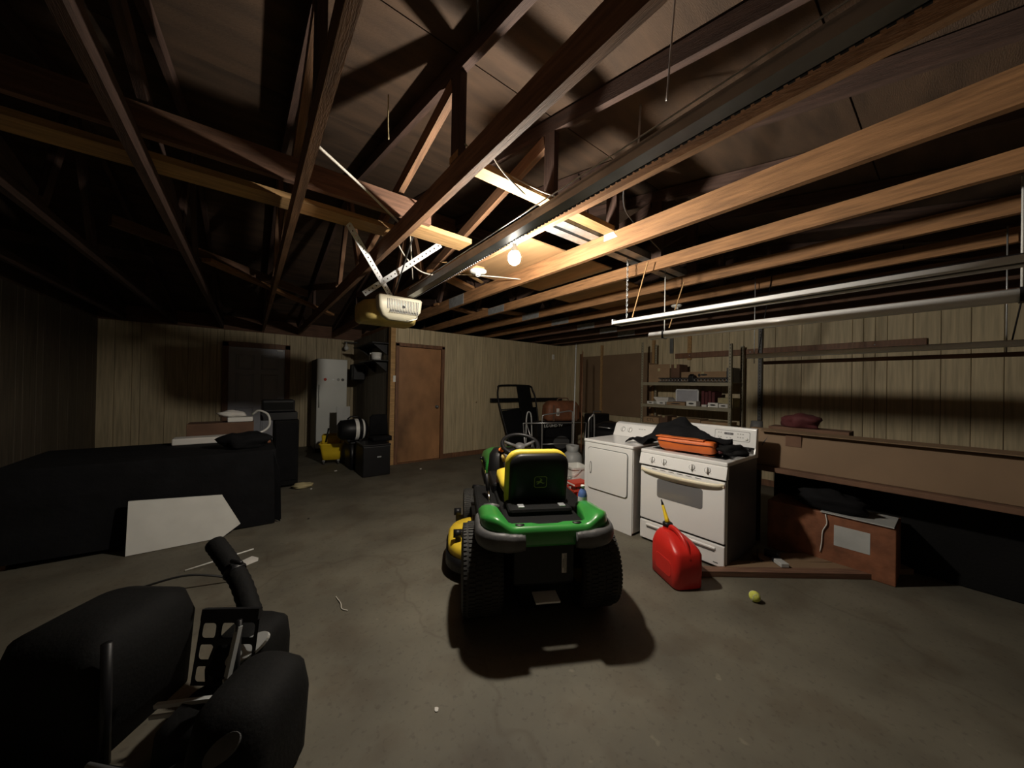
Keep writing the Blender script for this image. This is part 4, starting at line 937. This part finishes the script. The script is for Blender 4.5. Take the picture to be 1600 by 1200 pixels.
def drape(name, ctrl, m_, label, cat, th=.008, nx=26, ny=18, fold=.012, seed=0):
    "a sheet through a 2-D grid of control points"
    from mathutils import noise
    nu, nv = len(ctrl), len(ctrl[0]); rows_ = [curve(r_, max(2, nx // (nv - 1))) for r_ in ctrl]
    cols = [curve([r_[k] for r_ in rows_], max(2, ny // (nu - 1))) for k in range(len(rows_[0]))]
    bm = bmesh.new(); V = [[bm.verts.new(p + Vector((0, 0, fold * noise.noise(p * 11 + Vector((seed, 0, 0)))))) for p in c] for c in cols]
    for A, B in zip(V, V[1:]):
        for k in range(len(A) - 1): bm.faces.new((A[k], A[k + 1], B[k + 1], B[k]))
    o = obj(name, bm, m_, smooth=True); md = o.modifiers.new('thick', 'SOLIDIFY'); md.thickness = th; md.offset = 1
    return tag(o, label, cat)
drape('black_jacket', [
    [(3.00, 2.02, .858), (3.02, 1.88, .868), (3.02, 1.70, .93), (3.02, 1.58, .985), (3.04, 1.44, .985), (3.04, 1.25, .984), (3.06, 1.13, .975)],
    [(3.08, 2.04, .862), (3.10, 1.90, .90), (3.12, 1.76, 1.00), (3.14, 1.62, 1.06), (3.14, 1.46, 1.05), (3.14, 1.28, .99), (3.15, 1.12, .975)],
    [(3.17, 2.00, .862), (3.20, 1.88, .93), (3.22, 1.74, 1.05), (3.24, 1.60, 1.11), (3.24, 1.48, 1.09), (3.24, 1.34, .99), (3.24, 1.14, .93)],
    [(3.26, 1.96, .862), (3.28, 1.86, .90), (3.30, 1.72, 1.00), (3.32, 1.60, 1.06), (3.33, 1.48, 1.03), (3.34, 1.34, .94), (3.34, 1.18, .88)],
    [(3.32, 1.92, .862), (3.34, 1.84, .87), (3.38, 1.72, .90), (3.40, 1.60, .92), (3.42, 1.46, .90), (3.43, 1.32, .88), (3.43, 1.18, .87)]],
    'cloth', 'crumpled black jacket draped over the orange bag and dryer edge', 'jacket', fold=.055, seed=3)
blob('black_glove', (3.13, 1.115, .862), .10, 'blackm', 'black crumpled glove at the right end of the orange bag', 'glove', (1.0, 1.1, .5), 2, .5)
t = thing('broom_handle', 'black rod lying across the back of the stove top', 'rod', (0, 0, 0))
tb('rod', [(3.49, 1.50, .872), (3.49, 1.12, .872)], .014, 'blackp', t); tb('rod_end', [(3.49, 1.12, .872), (3.49, 1.09, .872)], .018, 'blackp', t)
for y in (1.46, 1.14): bx('rod_rest', (3.475, 3.505, y, y + .02, .836, .860), 'blackp', t)

# ================================================================ gas can
t = thing('gas_can', 'red plastic gas can with yellow spout on the floor before the stove', 'gas can', (2.515, 1.248, 0), math.atan2(.28, .15))
# local x: towards the dryer end (long axis), y: away from camera side
bm = bmesh.new(); loft(bm, [(0, 0, 0, .140, .095, .035), (.012, 0, 0, .155, .108, .04), (.13, 0, 0, .158, .110, .04), (.235, 0, 0, .157, .110, .045), (.262, .008, 0, .146, .103, .045), (.298, .036, 0, .112, .086, .04), (.322, .058, 0, .082, .062, .035), (.330, .068, 0, .055, .042, .03)], n=6); obj('can_body', bm, 'redcan', t, smooth=True)
bm = bmesh.new(); tube(bm, curve([(.085, 0, .315), (.06, 0, .352), (.0, 0, .352), (-.07, 0, .325), (-.12, 0, .27), (-.145, 0, .20)], 5), .019, 10, sq=(.9, 1.0)); obj('carry_handle', bm, 'redcan', t, smooth=True)
lt('filler_neck', [(0, .35), (.030, .35), (.034, .345), (.034, .318), (0, .31)], 'redcan', t, 20, Matrix.Translation((.105, 0, .0)))
lt('spout_collar', [(0, .375), (.026, .375), (.036, .368), (.036, .345), (0, .345)], 'blackp', t, 20, Matrix.Translation((.105, 0, 0)))
sdir = Vector((.42, .06, .90)).normalized(); p_ = Vector((.105, 0, .37))
tb('spout', [p_, p_ + sdir * .03, p_ + sdir * .12, p_ + sdir * .13], [.020, .015, .010, .009], 'yellows', t, 14)
tb('spout_tip', [p_ + sdir * .128, p_ + sdir * .17], [.010, .004], 'blackp', t, 10)
for s in (-1, 1):
    bm = bmesh.new(); loft(bm, [(0, 0, 0, .095, .06, .03), (.004, 0, 0, .09, .055, .03)], axes((1, 0, 0), (0, 0, 1), (0, s, 0), (-.01, s * .1085, .12))); obj('side_panel', bm, 'redcan', t, smooth=False)

t = thing('tennis_ball', 'yellow-green tennis ball on the floor right of the gas can', 'ball', (2.675, .80, .0))
bm = bmesh.new(); bmesh.ops.create_uvsphere(bm, u_segments=24, v_segments=16, radius=.033); obj('felt_ball', bm, 'tennis', t, smooth=True, loc=(0, 0, .033))
bm = bmesh.new(); pts = [Vector((math.cos(a) * .8 + .2 * math.cos(3 * a), math.sin(a) * .8 - .2 * math.sin(3 * a), .72 * math.sin(2 * a) * 1.0)).normalized() * .0333 + Vector((0, 0, .033)) for a in [2 * PI * k / 40 for k in range(40)]]
tube(bm, pts, .0012, 4, closed=True); obj('seam', bm, 'paper', t)
# lumber on the floor right of the stove
def lum(p0, p1, w, h, m_, lb): board('floor_lumber', p0, p1, w, h, m_, lb, 'lumber', 'lumber on the floor by the stove')
lum((2.68, 1.20, .022), (3.75, .38, .022), .075, .04, 'pine_dark', 'dark reddish floor plank nearest the tennis ball')
lum((2.95, 1.09, .022), (4.1, .22, .022), .09, .04, 'hardboard', 'grey-brown floor plank behind the reddish one')
lum((3.30, .96, .022), (4.4, .18, .022), .14, .04, 'hardboard', 'wide pale plank on the floor farthest from the ball')
cable('floor_cable', [(2.95, 1.02, .006), (3.05, .93, .006), (3.2, .91, .03), (3.3, .97, .048), (3.5, 1.03, .03)], .007, 'cordb', 'black cable on the floor beside the stove corner')
t = thing('power_adapter', 'small white power adapter on the floor right of the stove', 'adapter', (3.30, .82, .045), R(-40))
bx('case', (-.03, .03, -.05, .05, 0, .03), 'tank', t, bevel=.004); bx('cap', (-.031, .031, .03, .052, -.001, .031), 'blackp', t, bevel=.002)  # white case coloured grey, the shadow it lies in is in the colour
lf('stub', [(0, -.02, 0, .03, .05, .01), (.05, -.02, 0, .03, .05, .01)], 'blackp', thing('socket_block', 'black block on the lumber by the adapter', 'block', (3.42, .90, .045)))

# ================================================================ right of the stove: stacked stuff
t = thing('work_table', 'low dark table behind the stove carrying cardboard at the right', 'table', (3.75, .30, 0))
bx('table_top', (0, .70, -.75, .88, .66, .70), 'cardd', t, bevel=.004)
for x in (.04, .66):
    for y in (-.70, .83): bx('leg', (x - .025, x + .025, y - .025, y + .025, 0, .66), 'blackp', t)
t = thing('cardboard_box', 'large flattened brown cardboard box leaning on the dark table right of the stove', 'box', (3.82, .55, .702))
bm = bmesh.new(); prism(bm, [(-.85, 0), (.60, 0), (.66, .34), (-.85, .30)], 0, .10, axes((0, 1, 0), (.12, 0, .99), (1, 0, 0), (0, 0, 0))); obj('body', bm, 'hardboard', t, bevel=.004)
bx('flap', (.02, .13, -.84, .56, .315, .322), 'hardboard', t, rot=(0, R(-8), 0))
bx('dark_patch', (.018, .024, .27, .38, .20, .31), 'cardd', t)
tb('black_strap', [(.02, .60, .02), (.03, .55, .20), (.05, .48, .33)], .008, 'blackp', t)
blob('red_cloth', (4.15, .88, 1.05), .11, 'maroon', 'dark red cloth heap on top of the cardboard box', 'cloth', (1, 1.2, .7), 6, .45)
bx('support', (4.06, 4.28, .55, 1.12, .702, 1.05), 'cardd', None); tag(bpy.data.objects['support'], 'dark carton behind the leaning cardboard box, under the red cloth', 'carton'); bpy.data.objects['support'].name = 'carton'
lf('boot_body', [(0, 0, 0, .10, .05, .04), (.04, 0, 0, .10, .05, .04), (.08, -.03, 0, .06, .045, .04), (.22, -.035, 0, .05, .045, .04)], 'greyp', thing('rubber_boot', 'dark boot standing beside the red cloth', 'boot', (4.15, 1.28, .86), R(90)))
bx('boot_stand', (4.02, 4.28, 1.17, 1.40, .702, .86), 'cardd'); tag(bpy.data.objects['boot_stand'], 'small dark carton under the boot', 'carton')
t = thing('paint_carton', 'dark red carton with glossy white-lined plastic bag under the table', 'carton', (3.70, .60, 0))
bx('body', (0, .35, -.35, .42, .0, .42), 'leather', t, bevel=.006)
bm = bmesh.new(); tube(bm, curve([(-.006, .03, .41), (-.012, .02, .34), (-.008, .045, .27), (-.010, .05, .18), (-.006, .06, .10)], 4), .010, 6, sq=(.4, 1)); obj('plastic_edge', bm, 'whitep', t, smooth=True)
bx('label', (-.003, .001, -.22, -.02, .18, .34), 'tank', t, bevel=.001)
bx('top_sheet', (-.02, .30, -.34, .06, .422, .430), 'tank', t)
tag(bx('black_filler', (4.12, 4.38, -.36, 1.05, 0, .62), 'blackm', bevel=.01), 'long black filler box added under the table to keep the space behind the red carton dark', 'crate')  # filler, added so the space under the table reads dark
blob('black_sack', (3.78, .62, .432), .10, 'cloth', 'black sack stuffed on the dark red carton under the table', 'sack', (1, 2.2, .9), 8, .35)

# ================================================================ right wall: shelf unit
SX0, SX1, SY0, SY1 = 5.45, 5.93, 1.95, 3.37
t = thing('shelf_unit', 'khaki steel shelf unit against the right wall', 'shelf unit', (0, 0, 0))
def post(x, y, h, m_='shelfp', parent=t, name='post', w=.04, s=1):
    bm = bmesh.new(); box(bm, x, x + .004, y, y + w * s, 0, h); box(bm, x, x + w, y, y + .004 * s, 0, h)
    p = obj(name, bm, m_, parent)
    bm = bmesh.new(); z = .05
    while z < h - .03: box(bm, x - .0012, x + .0002, y + s * w * .40, y + s * w * .62, z, z + .018); z += .045
    o = obj('slot_holes', bm, 'backing', p); o['kind'] = 'stuff'; return p
for x in (SX0, SX1 - .04): post(x, SY0, 2.06 if x < 5.6 else 2.06); post(x, SY1, 2.20, s=-1)
for z in (1.50, 1.13, .80, .42, .10):
    s_ = bx('shelf', (SX0 + .005, SX1, SY0 + .005, SY1 - .005, z - .004, z), 'shelfp', t)
    bx('shelf_lip', (SX0 - .003, SX0 + .004, SY0, SY1, z - .052, z + .0), 'shelfp', s_, bevel=.0015)
SH1, SH2, SH3 = 1.50, 1.13, .80
def Y_(px): return 3.38 - (px - 1003) * .01
def cbox(name, y0, y1, x0, x1, z, h, m_, lb, cat='box', flaps=False, grp=None, rz=0):
    t = thing(name, lb, cat, ((x0 + x1) / 2, (y0 + y1) / 2, z + .001), rz, grp); dx, dy = abs(x1 - x0) / 2, abs(y1 - y0) / 2
    bx('body', (-dx, dx, -dy, dy, 0, h), m_, t, bevel=.003)
    bx('tape_strip', (-dx - .0012, dx + .0012, -.02, .02, h * .8, h + .0012), 'tan', t) if h > .1 else bx('lid_edge', (-dx - .002, dx + .002, -dy - .002, dy + .002, h - .008, h - .002), m_, t)
    if flaps:
        bx('open_flap', (-dx, -dx + .004, -dy, dy, h, h + .07), m_, t, rot=None)
        bx('open_flap', (-dx, dx, dy - .004, dy, h, h + .10), m_, t)
    return t
cbox('cardboard_box', Y_(1048), Y_(1010), 5.59, 5.88, SH1, .24, 'card', 'open cardboard box at the left of the top shelf', flaps=True, grp='cartons on the shelf unit')
cbox('cardboard_box', Y_(1064), Y_(1050), 5.60, 5.88, SH1, .30, 'cardd', 'dark brown carton in the middle left of the top shelf', grp='cartons on the shelf unit')
cb = cbox('cardboard_box', Y_(1133), Y_(1066), 5.62, 5.88, SH1, .17, 'card', 'long low cardboard carton at the right of the top shelf, behind the rack', grp='cartons on the shelf unit')
oval('printed_mark', (-.132, -.02, .12), .05, .014, (-1, 0, 0), (0, 0, 1), 'ink', cb, .001); oval('printed_mark', (-.132, .05, .115), .02, .025, (-1, 0, 0), (0, 0, 1), 'ink', cb, .001)
cbox('cardboard_box', Y_(1143), Y_(1134), 5.60, 5.85, SH1, .22, 'greyp', 'narrow grey carton at the right end of the top shelf', grp='cartons on the shelf unit')
# black lattice rack on the front edge of the top shelf
t = thing('lattice_rack', 'long black lattice light bar along the front of the top shelf', 'light bar', (5.52, Y_(1088), SH1 + .001))
L2 = (Y_(1034) - Y_(1142)) / 2
bx('base_rail', (-.04, .04, -L2, L2, 0, .012), 'blackp', t, bevel=.003); bx('top_rail', (-.04, .04, -L2, L2, .062, .074), 'blackp', t, bevel=.003)
bm = bmesh.new(); k = -L2 + .02
while k < L2 - .05:
    tube(bm, [(-.036, k, .012), (-.036, k + .035, .062)], .004, 4); tube(bm, [(-.036, k + .035, .012), (-.036, k, .062)], .004, 4); k += .05
o = obj('lattice', bm, 'zinc', t); o['kind'] = 'stuff'
lf('centre_clamp', [(-0, 0, 0, .05, .04, .01), (.10, 0, 0, .05, .04, .01), (.13, 0, 0, .03, .02, .01)], 'blackp', t, smooth=False)
# middle shelf
def smallbox(p0, p1, h, m_, lb, x0=5.47, dep=.14, ink=True, z=SH2):
    t = thing('small_box', lb, 'box', (x0 + dep / 2, (Y_(p0) + Y_(p1)) / 2, z + .001), 0, 'small boxes on the middle shelf'); dy = abs(Y_(p0) - Y_(p1)) / 2
    bx('body', (-dep / 2, dep / 2, -dy, dy, 0, h), m_, t, bevel=.002)
    if ink: oval('printed_mark', (-dep / 2 - .001, 0, h * .5), dy * .55, h * .18, (-1, 0, 0), (0, 0, 1), 'ink', t, .001)
    return t
smallbox(1015, 1027, .045, 'whitep', 'small white printed box at the left end of the middle shelf')
smallbox(1035, 1047, .045, 'whitep', 'second small white printed box from the left on the middle shelf')
smallbox(1050, 1080, .05, 'card', 'flat open cardboard tray in the middle of the middle shelf')
smallbox(1082, 1097, .075, 'whitep', 'taller white printed box right of the silver filter on the middle shelf')
smallbox(1114, 1128, .065, 'whitep', 'white printed box third from the right on the middle shelf')
smallbox(1129, 1141, .055, 'paper', 'pale box at the right end of the middle shelf', dep=.25)
smallbox(1105, 1112, .03, 'paper', 'tiny pale box between the maroon binders and white box on the middle shelf', ink=False)
t = thing('air_filter', 'silver framed filter panel standing on the middle shelf', 'filter', (5.72, Y_(1071), SH2 + .055))
bx('screen', (0, .012, -.17, .17, .0, .19), 'silverframe', t)
for d_ in ((-.004, .016, -.185, -.17, 0, .205), (-.004, .016, .17, .185, 0, .205), (-.004, .016, -.185, .185, .19, .205)): bx('frame_edge', d_, 'whitesteel', t, bevel=.002)
bx('filter_foot', (-.10, .1, -.18, .18, -.054, 0), 'cardd', t)
t = thing('paper_stack', 'heap of white papers left of the silver filter on the middle shelf', 'papers', (5.68, Y_(1037), SH2 + .05))
for k in range(5): bx('paper_bundle', (-.12, .12, -.13 + .01 * k, .10 + .015 * k, .014 * k - .049 * (k == 0), .014 * k + .012), 'paper', t, rot=(0, 0, R(4 * k - 8)))
for k in range(4):
    o = bx('binder', (5.60, 5.86, Y_(1099) - .05 * k - .042, Y_(1099) - .05 * k, SH2 + .001, SH2 + .24 - .015 * (k % 2)), 'maroon', bevel=.003)
    tag(o, 'dark maroon binder standing in the row right of the silver filter, %s from the left' % ('first', 'second', 'third', 'fourth')[k], 'binder', 'maroon binders on the middle shelf')
cbox('cardboard_box', Y_(1143), Y_(1121), 5.64, 5.88, SH2 + .066 * 0, .14, 'tan', 'wide low carton at the back right of the middle shelf', grp='cartons on the shelf unit')
t = cbox('cardboard_box', Y_(1035), Y_(1005), 5.50, 5.84, SH3, .10, 'card', 'low cardboard carton lettered CTL at the left of the lower shelf', grp='cartons on the shelf unit')
text('carton_lettering', 'CTL', .075, FACE_MX((-.172, 0, .05)), 'ink', t)
cbox('cardboard_box', Y_(1050), Y_(1037), 5.50, 5.82, SH3, .14, 'cardd', 'dark carton beside the CTL carton on the lower shelf', grp='cartons on the shelf unit')
cbox('cardboard_box', Y_(1100), Y_(1055), 5.55, 5.84, SH3, .12, 'card', 'wide cardboard carton in the middle of the lower shelf', grp='cartons on the shelf unit')
cbox('cardboard_box', Y_(1141), Y_(1103), 5.50, 5.82, SH3, .11, 'card', 'wide cardboard carton at the right of the lower shelf', grp='cartons on the shelf unit')
# perforated angle post and second dark shelf to the right
t = thing('angle_post', 'dark perforated angle-iron post against the right wall', 'post', (0, 0, 0)); post(5.975, 1.74, 2.36, 'greyp', t, 'angle', .05)
t = thing('wall_ledger', 'long brown ledger board fixed along the right wall', 'ledger', (0, 0, 0)); bx('ledger_board', (XR - .05, XR - .0095, .2, 3.05, 1.93, 2.02), 'trimwood', t, bevel=.003)
for y in (.6, 1.9, 2.8): lt('bolt_head', [(0, .005), (.008, .004), (.009, 0), (0, 0)], 'zinc', t, 8, axes((0, -1, 0), (0, 0, 1), (-1, 0, 0), (XR - .05, y, 1.975)))
t = thing('wall_cleat', 'short dark perforated strip fixed above the top shelf', 'strip', (0, 0, 0)); bx('strip', (XR - .03, XR - .0095, 3.10, 3.16, 2.03, 2.30), 'rail', t)
t = thing('wall_cleat', 'pale wooden cleat on the wall above the top shelf cartons', 'cleat', (0, 0, 0)); bx('strip', (XR - .04, XR - .0095, 2.78, 2.84, 1.9, 2.32), 'pine_pale', t)
# leaning hardboard, wood strips and poles left of the shelf
t = thing('hardboard_sheet', 'brown hardboard sheet with wooden battens mounted on the right wall', 'hardboard', (0, 0, 0))
bx('sheet', (XR - .03, XR - .0095, 3.45, 5.22, .82, 2.08), 'hardboard', t)
for y in (4.63, 5.21, 3.44): bx('batten', (XR - .06, XR - .012, y, y + .045, .70, 2.30 if y < 5 else 2.15), 'pine_pale' if y < 5 else 'trimwood', t, bevel=.002)
t = thing('garden_pole', 'tall thin grey pole leaning by the hand truck', 'pole', (0, 0, 0))
tb('pole', [(4.2, 3.80, .0), (4.28, 3.84, 2.05)], .011, 'tank', t); tb('pole_tip', [(4.28, 3.84, 2.05), (4.284, 3.842, 2.11)], [.013, .006], 'silver', t)
t = thing('garden_pole', 'second slim brown pole just right of the grey one', 'pole', (0, 0, 0))
tb('pole', [(4.24, 3.66, .0), (4.4, 3.80, 1.98)], .009, 'trimwood', t); tb('pole_tip', [(4.4, 3.80, 1.98), (4.403, 3.803, 2.02)], [.009, .003], 'trimwood', t)

# ================================================================ far right corner clutter
t = thing('lounge_frame', 'black rounded tube frame with mesh leaning on the paneled wall', 'frame', (4.58, 5.35, 0))
lean = lambda x, z: (x, .05 + .42 * z / 1.4, z)
outl = [(-.40, .0), (-.44, .5), (-.50, .9), (-.52, 1.15), (-.48, 1.33), (-.38, 1.40), (.36, 1.40), (.46, 1.30), (.50, 1.10), (.46, .6), (.42, 0)]
tb('tube_frame', curve([lean(a, b) for a, b in outl], 4), .018, 'blackp', t, 8)
tb('cross_tube', [lean(-.48, .90), lean(.49, .92)], .014, 'blackp', t)
bm = bmesh.new(); bm.faces.new([bm.verts.new(lean(a, b)) for a, b in ((-.40, .02), (-.47, .88), (.46, .92), (.41, .02))]); o = obj('mesh_fabric', bm, 'cloth', t); md = o.modifiers.new('s', 'SOLIDIFY'); md.thickness = .006
t = thing('black_pad', 'black rectangular pad propped in front of the tube frame', 'pad', (4.66, 5.28, 0), 0)
bm = bmesh.new(); box(bm, -.17, .18, 0, .035, .9, 1.47); box(bm, -.15, .16, 0.002, .033, .0, .9); bmesh.ops.rotate(bm, verts=bm.verts[:], matrix=Matrix.Rotation(R(-15), 3, 'X'), cent=(0, 0, 0)); obj('pad_body', bm, 'blackm', t, bevel=.01)
t = thing('dark_bar', 'dark horizontal bar mounted on the paneled wall behind the tube frame', 'bar', (0, 0, 0))
bx('bar', (3.93, 6.0, 5.80, 5.85, 1.05, 1.13), 'blackp', t, bevel=.008)
for x in (4.1, 5.3): bx('bar_mount', (x, x + .05, 5.84, 5.895, 1.06, 1.12), 'blackp', t)
t = thing('tv_box', 'black LG UHD TV carton standing on the floor in the corner', 'box', (4.58, 4.60, 0), R(-18))
bx('body', (-.36, .38, 0, .17, 0, .74), 'blackp', t, bevel=.004)
text('box_lettering', 'LG UHD TV', .075, FACE_MY((-.035, -.0015, .655)), 'whitep', t)
oval('lettering_screen', (.14, -.001, .34), .17, .12, (0, -1, 0), (0, 0, 1), 'darkside', t, .001)
t = thing('leather_bag', 'brown leather duffel bag on top of the black TV carton', 'bag', (4.72, 4.60, .745), R(-18))
lf('bag_body', [(0, .05, .08, .33, .13, .05), (.05, .05, .08, .36, .16, .08), (.28, .05, .08, .35, .15, .08), (.36, .05, .08, .30, .10, .07), (.38, .05, .08, .26, .05, .04)], 'leather', t)
tb('bag_handle', curve([(-.08, -.02, .36), (-.06, -.03, .42), (.12, -.03, .43), (.16, -.02, .36)]), .010, 'cardd', t)
bx('bag_tag', (-.13, -.07, -.093, -.083, .10, .24), 'paper', t, bevel=.003); bx('buckle', (-.115, -.085, -.096, -.092, .12, .15), 'rail', t)
for x in (-.2, .28): bx('bag_strap', (x, x + .03, -.096, -.082, .0, .30), 'cardd', t)
t = thing('hand_truck', 'silver folding hand truck frame in front of the TV carton', 'hand truck', (4.0, 4.02, 0), R(-24))
tb('frame_tube', curve([(-.22, 0, .12), (-.22, 0, .60), (-.22, 0, .88), (-.18, 0, .93), (0, -.0, .955), (.22, 0, .99), (.30, 0, .98), (.31, 0, .90), (.31, 0, .12)], 4), .011, 'silver', t)
tb('cross_bar', [(-.55, -.03, .80), (.55, -.02, .80)], .009, 'silver', t); tb('cross_bar', [(-.22, 0, .45), (.31, 0, .45)], .009, 'silver', t)
bx('toe_plate', (-.22, .31, -.22, 0, .02, .028), 'silver', t)
for x in (-.26, .35): lt('wheel', [(0, -.02), (.07, -.02), (.08, 0), (.07, .02), (0, .02)], 'rubber', t, 18, axes((0, 1, 0), (0, 0, 1), (1, 0, 0), (x, .06, .08)))
tb('wheel_axle', [(-.28, .06, .08), (.37, .06, .08)], .008, 'silver', t)
for x in (-.22, .31): tb('axle_strut', [(x, 0, .14), (x, .06, .08)], .008, 'silver', t)
tb('front_legs', [(-.55, -.03, .80), (-.48, -.03, .02)], .008, 'silver', t); tb('front_legs', [(-.50, -.03, .80), (-.36, -.03, .40), (-.24, 0, .14)], .008, 'silver', t); tb('front_legs', [(.55, -.02, .80), (.50, -.02, .02)], .008, 'silver', t)
t = thing('grey_chair_loop', 'grey curved metal loop rising beside the steering wheel, far corner', 'loop', (3.60, 4.22, 0))
tb('loop_tube', curve([(-.05, 0, .0), (-.05, 0, .70), (-.04, 0, .92), (.0, .0, .98), (.05, 0, .92), (.07, 0, .70), (.10, 0, 0)], 5), .010, 'tank', t)
t = thing('propane_tank', 'grey propane cylinder on the floor left of the dryer', 'propane tank', (3.95, 3.58, 0))
lt('tank_body', [(0, .02), (.10, .02), (.14, .06), (.15, .12), (.15, .28), (.135, .36), (.08, .41), (0, .42)], 'tank', t); lt('foot_ring', [(.11, 0), (.115, 0), (.115, .05), (.11, .05)], 'tank', t)
lt('collar', [(.085, .41), (.10, .50), (.095, .50), (.08, .41)], 'tank', t); lt('valve', [(0, .42), (.02, .42), (.02, .46), (.03, .47), (.03, .49), (0, .49)], 'silver', t, 14)
lt('band', [(.151, .195), (.153, .20), (.151, .205)], 'rail', t)
t = thing('gas_cylinder_cart', 'upright chrome tube stand behind the propane tank', 'stand', (3.98, 3.30, 0))
tb('upright', curve([(0, 0, 0), (0, 0, .8), (.01, 0, .92), (.04, -.02, .96), (.08, -.04, .92), (.08, -.04, 0)], 5), .011, 'silver', t); tb('rung', [(0, 0, .5), (.08, -.04, .5)], .008, 'silver', t)
t = thing('black_suitcase', 'black upright suitcase in the corner right of the TV carton', 'suitcase', (5.22, 4.05, 0), R(-10))
bx('shell', (-.22, .24, 0, .22, .03, .90), 'blackp', t, bevel=.03, seg=3); tb('handle', [(-.08, .1, .89), (-.08, .1, .94), (.1, .1, .94), (.1, .1, .89)], .012, 'rail', t)
for x in (-.17, .19): bx('wheel', (x - .02, x + .02, .08, .14, 0, .04), 'rubber', t)
t = thing('black_grill', 'black round-lidded barbecue behind the dryer', 'barbecue', (4.35, 3.12, 0))
lf('firebox', [(.60, 0, 0, .15, .20, .06), (.76, 0, 0, .2, .26, .08)], 'blackp', t); lf('lid', [(.765, 0, 0, .2, .26, .08), (.83, 0, 0, .18, .24, .08), (.875, 0, 0, .10, .16, .08)], 'blackp', t)
tb('lid_handle', [(-.2, -.10, .80), (-.23, -.10, .81), (-.23, .10, .81), (-.2, .10, .80)], .008, 'silver', t)
for x in (-.13, .13):
    for y in (-.17, .17): bx('leg', (x - .012, x + .012, y - .012, y + .012, 0, .61), 'blackp', t)
cable('pale_hose', [(4.0, 2.72, .87), (4.0, 2.62, .93), (4.02, 2.5, .92), (4.03, 2.42, .80), (4.03, 2.42, .4), (4.03, 2.42, .01)], .008, 'cord', 'pale hose looping up behind the dryer console', 'hose')
t = thing('white_bucket', 'white rectangular bucket between tractor and dryer', 'bucket', (3.15, 2.80, 0), R(-20))
bm = bmesh.new(); loft(bm, [(0, 0, 0, .085, .10, .03), (.42, 0, 0, .105, .125, .03), (.425, 0, 0, .115, .135, .03), (.45, 0, 0, .118, .138, .03), (.45, 0, 0, .105, .125, .03), (.06, 0, 0, .08, .095, .03)]); obj('bucket_body', bm, 'whitep', t, smooth=False)
tb('bail_handle', curve([(0, -.14, .43), (-.10, -.13, .36), (-.14, 0, .33), (-.10, .13, .36), (0, .14, .43)]), .003, 'zinc', t, 6)
bx('bucket_label', (-.105, -.098, -.05, .05, .20, .32), 'paper', t, bevel=.001)
# red crate
t = thing('red_crate', 'red slatted plastic crate on the floor against the dryer', 'crate', (2.88, 2.49, 0), R(-12))
def crate_wall(p0, p1, h, n, parent):
    p0 = Vector(p0); p1 = Vector(p1)
    for z in (.01, h * .36, h * .68, h): beam('slat', p0 + Vector((0, 0, z)), p1 + Vector((0, 0, z)), .008, .022, 'reds', parent)
    for k in range(n): 
        p = p0.lerp(p1, k / (n - 1)); beam('upright', p, p + Vector((0, 0, h)), .010, .018, 'reds', parent)
q = [(-.09, -.0, 0), (.16, -.0, 0), (.16, .20, 0), (-.09, .20, 0)]
for a, b in zip(q, q[1:] + q[:1]): crate_wall(a, b, .27, 5, t)
bx('crate_floor', (-.09, .16, 0, .20, .0, .008), 'reds', t)
t = thing('red_carton', 'red and white printed carton lying on the red crate', 'carton', (2.93, 2.53, .285), R(-12))
bx('carton_body', (-.06, .14, .02, .18, .0, .04), 'reds', t, bevel=.003); bx('white_stripe', (-.0625, -.0595, .02, .18, .012, .028), 'whitep', t)
tag(bx('black_carton', (3.10, 3.30, 3.02, 3.32, 0, .36), 'blackp', bevel=.006), 'black carton on the floor behind the white bucket', 'carton')

# light switch by the brown door
t = thing('light_switch', 'white light switch on the frame edge beside the brown door', 'switch', (1.975, YC - .031, 1.48))
bx('plate', (-.03, .03, -.008, 0, -.055, .055), 'whitep', t, bevel=.003); bx('toggle', (-.006, .006, -.018, -.008, -.012, .012), 'whitep', t, bevel=.002)
t = thing('wall_outlet', 'small white sensor high on the paneled wall near the corner', 'sensor', (5.75, YC - .010, 2.10))
bx('case', (-.03, .03, -.03, 0, -.06, .06), 'whitep', t, bevel=.006)
lt('lens', [(0, .006), (.012, .004), (.014, 0), (0, 0)], 'tank', t, 12, axes((1, 0, 0), (0, 0, 1), (0, -1, 0), (0, -.03, 0)))
t = thing('wall_hook', 'small rusty hook on the middle of the paneled wall', 'hook', (3.62, YC - .010, 1.05))
tb('hook_wire', [(0, 0, .0), (0, -.03, -.005), (0, -.035, .02)], .006, 'trimwood', t, 6)
